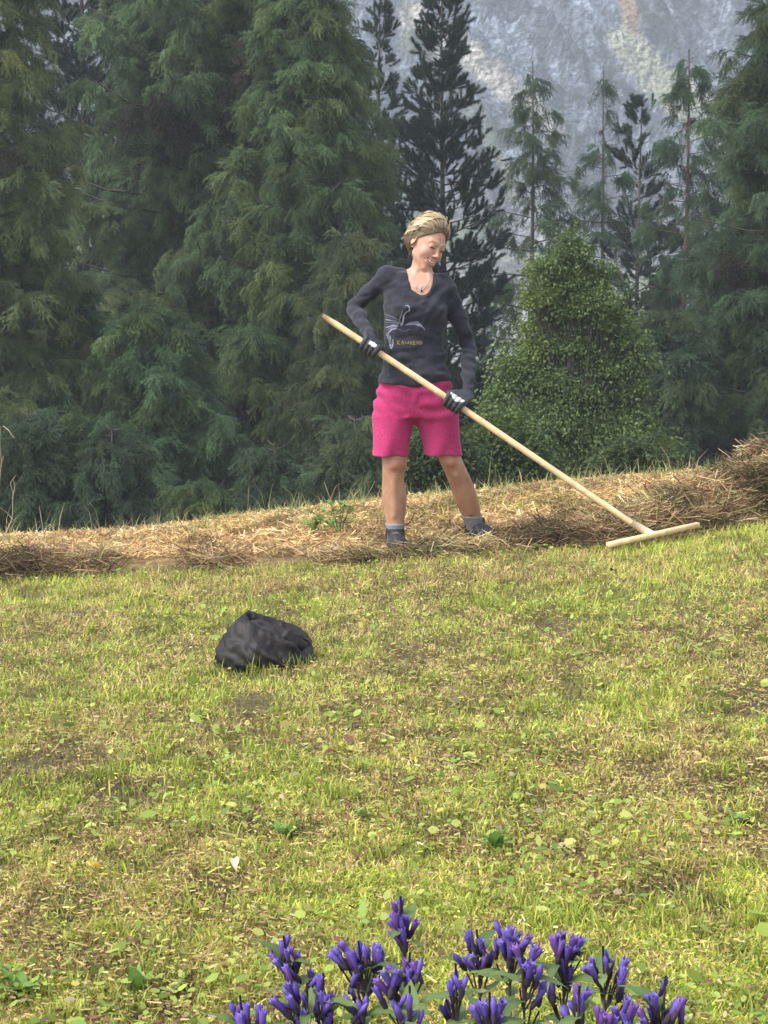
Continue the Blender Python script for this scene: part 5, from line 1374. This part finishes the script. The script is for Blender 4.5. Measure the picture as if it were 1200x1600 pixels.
U = [  # label, tip, foot, distance, flowers
 ('purple gentian with the highest single bloom, under the meadow centre', (626, 1400), (640, 1760), 2.75, [(627, 1414, 0, 0), (613, 1432, -25, 0), (648, 1446, 22, 0), (616, 1458, -35, 0), (634, 1446, -3, 0)]),
 ('tall gentian at the left of the clump with one upright pointed bud', (443, 1462), (475, 1760), 2.6, [(440, 1474, -12, 1), (449, 1484, -8, 0), (426, 1500, -50, 0), (466, 1494, 5, 1), (452, 1512, -40, 0), (485, 1529, 0, 0)]),
 ('gentian with a wide sprawling head of bells left of centre', (560, 1470), (600, 1760), 2.5, [(520, 1490, -48, 0), (538, 1482, -30, 0), (552, 1494, -18, 0), (569, 1474, -8, 1), (587, 1492, 4, 0), (545, 1512, -40, 0), (560, 1508, 10, 0)]),
 ('gentian with large open bells beneath the highest bloom', (640, 1488), (634, 1760), 2.45, [(634, 1508, 0, 0), (602, 1520, -30, 0), (616, 1526, 14, 0), (657, 1498, 14, 1), (642, 1530, 6, 0), (597, 1540, -40, 0)]),
 ('drooping gentian stem with buds in the middle of the clump', (640, 1540), (650, 1760), 2.35, [(640, 1560, 0, 1), (622, 1580, -20, 1), (660, 1585, 20, 1)]),
 ('budding gentian stem in the gap right of the open bells', (712, 1505), (720, 1760), 2.4, [(713, 1520, -3, 1), (702, 1534, -12, 1), (727, 1530, 15, 1), (700, 1580, -10, 1)]),
 ('gentian with three leaning blooms, first right of the gap', (745, 1452), (760, 1760), 2.65, [(735, 1464, -16, 0), (752, 1470, 0, 0), (738, 1490, -38, 0), (757, 1496, 18, 0), (726, 1500, -30, 1)]),
 ('gentian with a broad pale violet head right of centre', (795, 1445), (800, 1760), 2.6, [(797, 1458, 4, 0), (779, 1456, -20, 1), (822, 1470, 24, 0), (784, 1478, -20, 0), (806, 1480, 10, 0)]),
 ('gentian with blooms fanned just under the pale violet head', (815, 1480), (830, 1760), 2.45, [(812, 1494, -30, 0), (833, 1492, 12, 0), (826, 1510, 5, 0), (843, 1515, 15, 1), (848, 1550, 10, 0)]),
 ('gentian topped by the dense round head of five bells', (882, 1460), (880, 1760), 2.6, [(866, 1474, -16, 0), (880, 1472, -2, 0), (894, 1474, 12, 0), (906, 1482, 26, 0), (874, 1494, -8, 0), (890, 1520, 4, 0), (856, 1540, -12, 0)]),
 ('gentian with a tall thin bud at the right of the clump', (942, 1478), (950, 1760), 2.55, [(944, 1492, -12, 1), (958, 1510, 6, 0), (927, 1506, -20, 0), (972, 1508, 22, 0), (967, 1534, 5, 0)]),
 ('low gentian at the far right of the clump', (1040, 1525), (1020, 1760), 2.45, [(1043, 1540, 14, 1), (1022, 1562, -12, 0), (1054, 1580, 10, 0), (1028, 1582, -5, 0), (1004, 1588, -30, 0), (1062, 1560, 30, 0)]),
 ('low gentian with paired bells by the bottom edge, right of centre', (765, 1550), (770, 1760), 2.35, [(756, 1570, -14, 0), (783, 1574, 14, 0), (770, 1560, 0, 1), (768, 1592, 0, 0), (745, 1590, -25, 0)]),
 ('gentian crouching under the dense round head', (905, 1540), (900, 1760), 2.4, [(903, 1562, 4, 0), (932, 1576, -8, 0), (944, 1590, 12, 0), (885, 1580, -18, 1)]),
 ('low gentian between the thin bud and the far right one', (975, 1550), (975, 1760), 2.4, [(978, 1566, 8, 0), (990, 1590, 14, 0), (964, 1590, -14, 0)]),
 ('lowest gentian at the far left of the clump', (375, 1555), (400, 1760), 2.4, [(386, 1574, -4, 0), (362, 1578, -22, 1), (412, 1584, 4, 0), (378, 1596, -18, 0)]),
 ('gentian near the bottom edge with bells leaning both ways', (480, 1535), (480, 1760), 2.4, [(436, 1566, -40, 0), (452, 1548, -20, 0), (474, 1590, 4, 0), (462, 1545, -8, 1)]),
 ('dark stemmed gentian left of the sprawling head', (505, 1520), (515, 1760), 2.45, [(500, 1536, 6, 0), (510, 1560, 12, 0), (516, 1588, 0, 0), (492, 1562, -12, 0)]),
 ('short gentian below the sprawling head with two low buds', (560, 1535), (565, 1760), 2.45, [(548, 1552, -18, 1), (572, 1562, 8, 1), (560, 1590, 0, 0)]),
]
for i, (lab, tp, bs, Y, fl) in enumerate(U): gentian(lab, tp, bs, Y, fl, i + 1)

# ------------------------------------------------------------------ weeds, dry stalks, single leaves
BL = [leaf_mesh('weed_leaf', .10, .040, (.14, .25, .055), .35), leaf_mesh('weed_leaf', .075, .032, (.19, .31, .075), .2)]
def rosette(label, px, row, n, sc, seed, up=.5):
    r = np.random.default_rng(seed); g = GP(px, row); root = empty('weed_plant', g); tag(root, label, 'weed')
    for k in range(n):
        l = bpy.data.objects.new('leaf', BL[k % 2]); link(l, root); l.rotation_euler = (r.uniform(-.3, .3), -r.uniform(.15, up + .5), k * 6.28 / n + r.uniform(-.3, .3)); s_ = sc * r.uniform(.7, 1.15); l.scale = (s_,) * 3; l.location = (0, 0, .01)
rosette('bright green broad leaved weed in the grass above the right flowers', 775, 1335, 11, .85, 1, .8)
rosette('green leaf rosette in the grass left of the broad leaved weed', 568, 1285, 8, .55, 2)
rosette('low leafy weed in the grass below the bag', 448, 1312, 9, .75, 3)
rosette('leafy weed in the lower left corner of the meadow', 30, 1560, 9, .8, 4)
rosette('small green weed by the left flowers', 215, 1560, 8, .8, 5, .9)
rosette('small weed at the right edge of the meadow', 1150, 1290, 7, .6, 6)
rosette('small weed in the grass under the raked row at the right', 900, 1500, 8, .6, 7)
def leafy_stalks(label, px, row, n, h, spread, seed, cat='weed', leafy=True, col=(.12, .18, .05), name='weed_plant'):
    r = np.random.default_rng(seed); g = GP(px, row); root = empty(name, g); tag(root, label, cat)
    for k in range(n):
        az = r.uniform(0, 6.28); sp = r.uniform(.3, 1) * spread; hh = h * r.uniform(.6, 1)
        e = np.array([math.cos(az) * sp, math.sin(az) * sp * .5, hh]); t = np.linspace(0, 1, 8)[:, None]
        pts = e * t + np.array([0, 0, 1.0]) * np.sin(t * math.pi) * hh * .12 + r.normal(0, .004, (8, 3)) * t
        mb = MB(); mb.tube(pts, np.linspace(.003, .0015, 8), 5, col); obj('stalk', mb.mesh('stalk', M['hay']), root)
        if leafy:
            for j in range(6):
                p = pts[2 + j % 6]; l = bpy.data.objects.new('leaf', BL[j % 2]); link(l, root); l.location = p; s_ = r.uniform(.45, .8)
                l.rotation_euler = (r.uniform(-.4, .4), r.uniform(-.7, .2), r.uniform(0, 6.28)); l.scale = (s_,) * 3
leafy_stalks('light green leafy weed growing on the straw left of the woman', 530, 838, 9, .20, .16, 1)
leafy_stalks('small leafy weed on the straw by the left leg', 488, 838, 5, .12, .10, 5)
def dry(label, px, row, paths, seed, wd=.0035):
    g = GP(px, row); root = empty('dry_stalk', g); tag(root, label, 'dry stalk', 'dry stalks at the left edge of the slope')
    G = np.array(g)
    for pth in paths:
        mb = MB(); pts = np.array([np.array(P(x, y, g.y)) - G for x, y in pth]); n = len(pts) * 3; s = np.linspace(0, 1, len(pts)); t = np.linspace(0, 1, n)
        pts = np.stack([np.interp(t, s, pts[:, q]) for q in range(3)], -1); pts[:, 1] += .03 * np.sin(t * 3 + seed); mb.tube(pts, np.linspace(wd, wd * .5, n), 5, (.34, .29, .20)); obj('stem', mb.mesh('dry_stem', M['hay']), root)
dry('tall forked dry stalk at the left edge, second from the edge', 10, 850, [[(0, 850), (18, 810), (19, 770), (16, 755), (24, 745)], [(18, 780), (22, 760), (20, 748), (26, 743)], [(18, 812), (8, 800), (-2, 790)]], 1)
dry('tallest dry stalk touching the left edge', -6, 855, [[(-6, 855), (-2, 760), (3, 720), (1, 690), (3, 665)], [(0, 730), (8, 712)], [(3, 666), (14, 672), (24, 684)]], 2)
dry('arched dry stalk near the left edge of the slope', 72, 850, [[(72, 850), (68, 820), (62, 790)], [(70, 826), (80, 818), (88, 832), (96, 842)], [(68, 828), (50, 838), (42, 846)], [(50, 846), (44, 834), (30, 836)]], 3, .003)
dry('thin dry grass stem bent over the straw left of the woman', 555, 800, [[(555, 800), (575, 772), (586, 752)], [(520, 790), (512, 768), (506, 752)], [(470, 800), (466, 770)]], 4, .0022)
def loose_leaf(label, px, row, col, sc, seed, name='fallen_leaf'):
    r = np.random.default_rng(seed); g = GP(px, row); me = leaf_mesh('fallen_leaf', .055 * sc, .032 * sc, col, .5, fold_=.6)
    o = obj(name, me); o.location = g + Vector((0, 0, .035)); o.rotation_euler = (r.uniform(-.5, .5), r.uniform(-.5, .3), r.uniform(0, 6.28)); tag(o, label, 'leaf')
for k, (lab, px, row, c, s_) in enumerate([
    ('dark red brown dead leaf standing in the grass below the bag', 509, 1196, (.16, .05, .03), .8), ('yellow fallen leaf in the grass at the lower left', 141, 1376, (.60, .42, .06), .8),
    ('dark brown dead leaf on the grass below the rake head', 955, 905, (.07, .04, .03), .9), ('reddish dead leaf in the middle right of the meadow', 869, 1217, (.24, .08, .04), .7),
    ('pale dry leaf in the grass left of centre', 297, 1145, (.55, .45, .28), .8), ('light green fallen leaf at the right of the meadow', 1132, 1136, (.28, .42, .08), .7),
    ('brown curled leaf near the right edge of the meadow', 1160, 1245, (.17, .08, .05), .8), ('pale leaf lying left of the highest gentian bloom', 366, 1363, (.58, .48, .33), .8)]): loose_leaf(lab, px, row, c, s_, k)
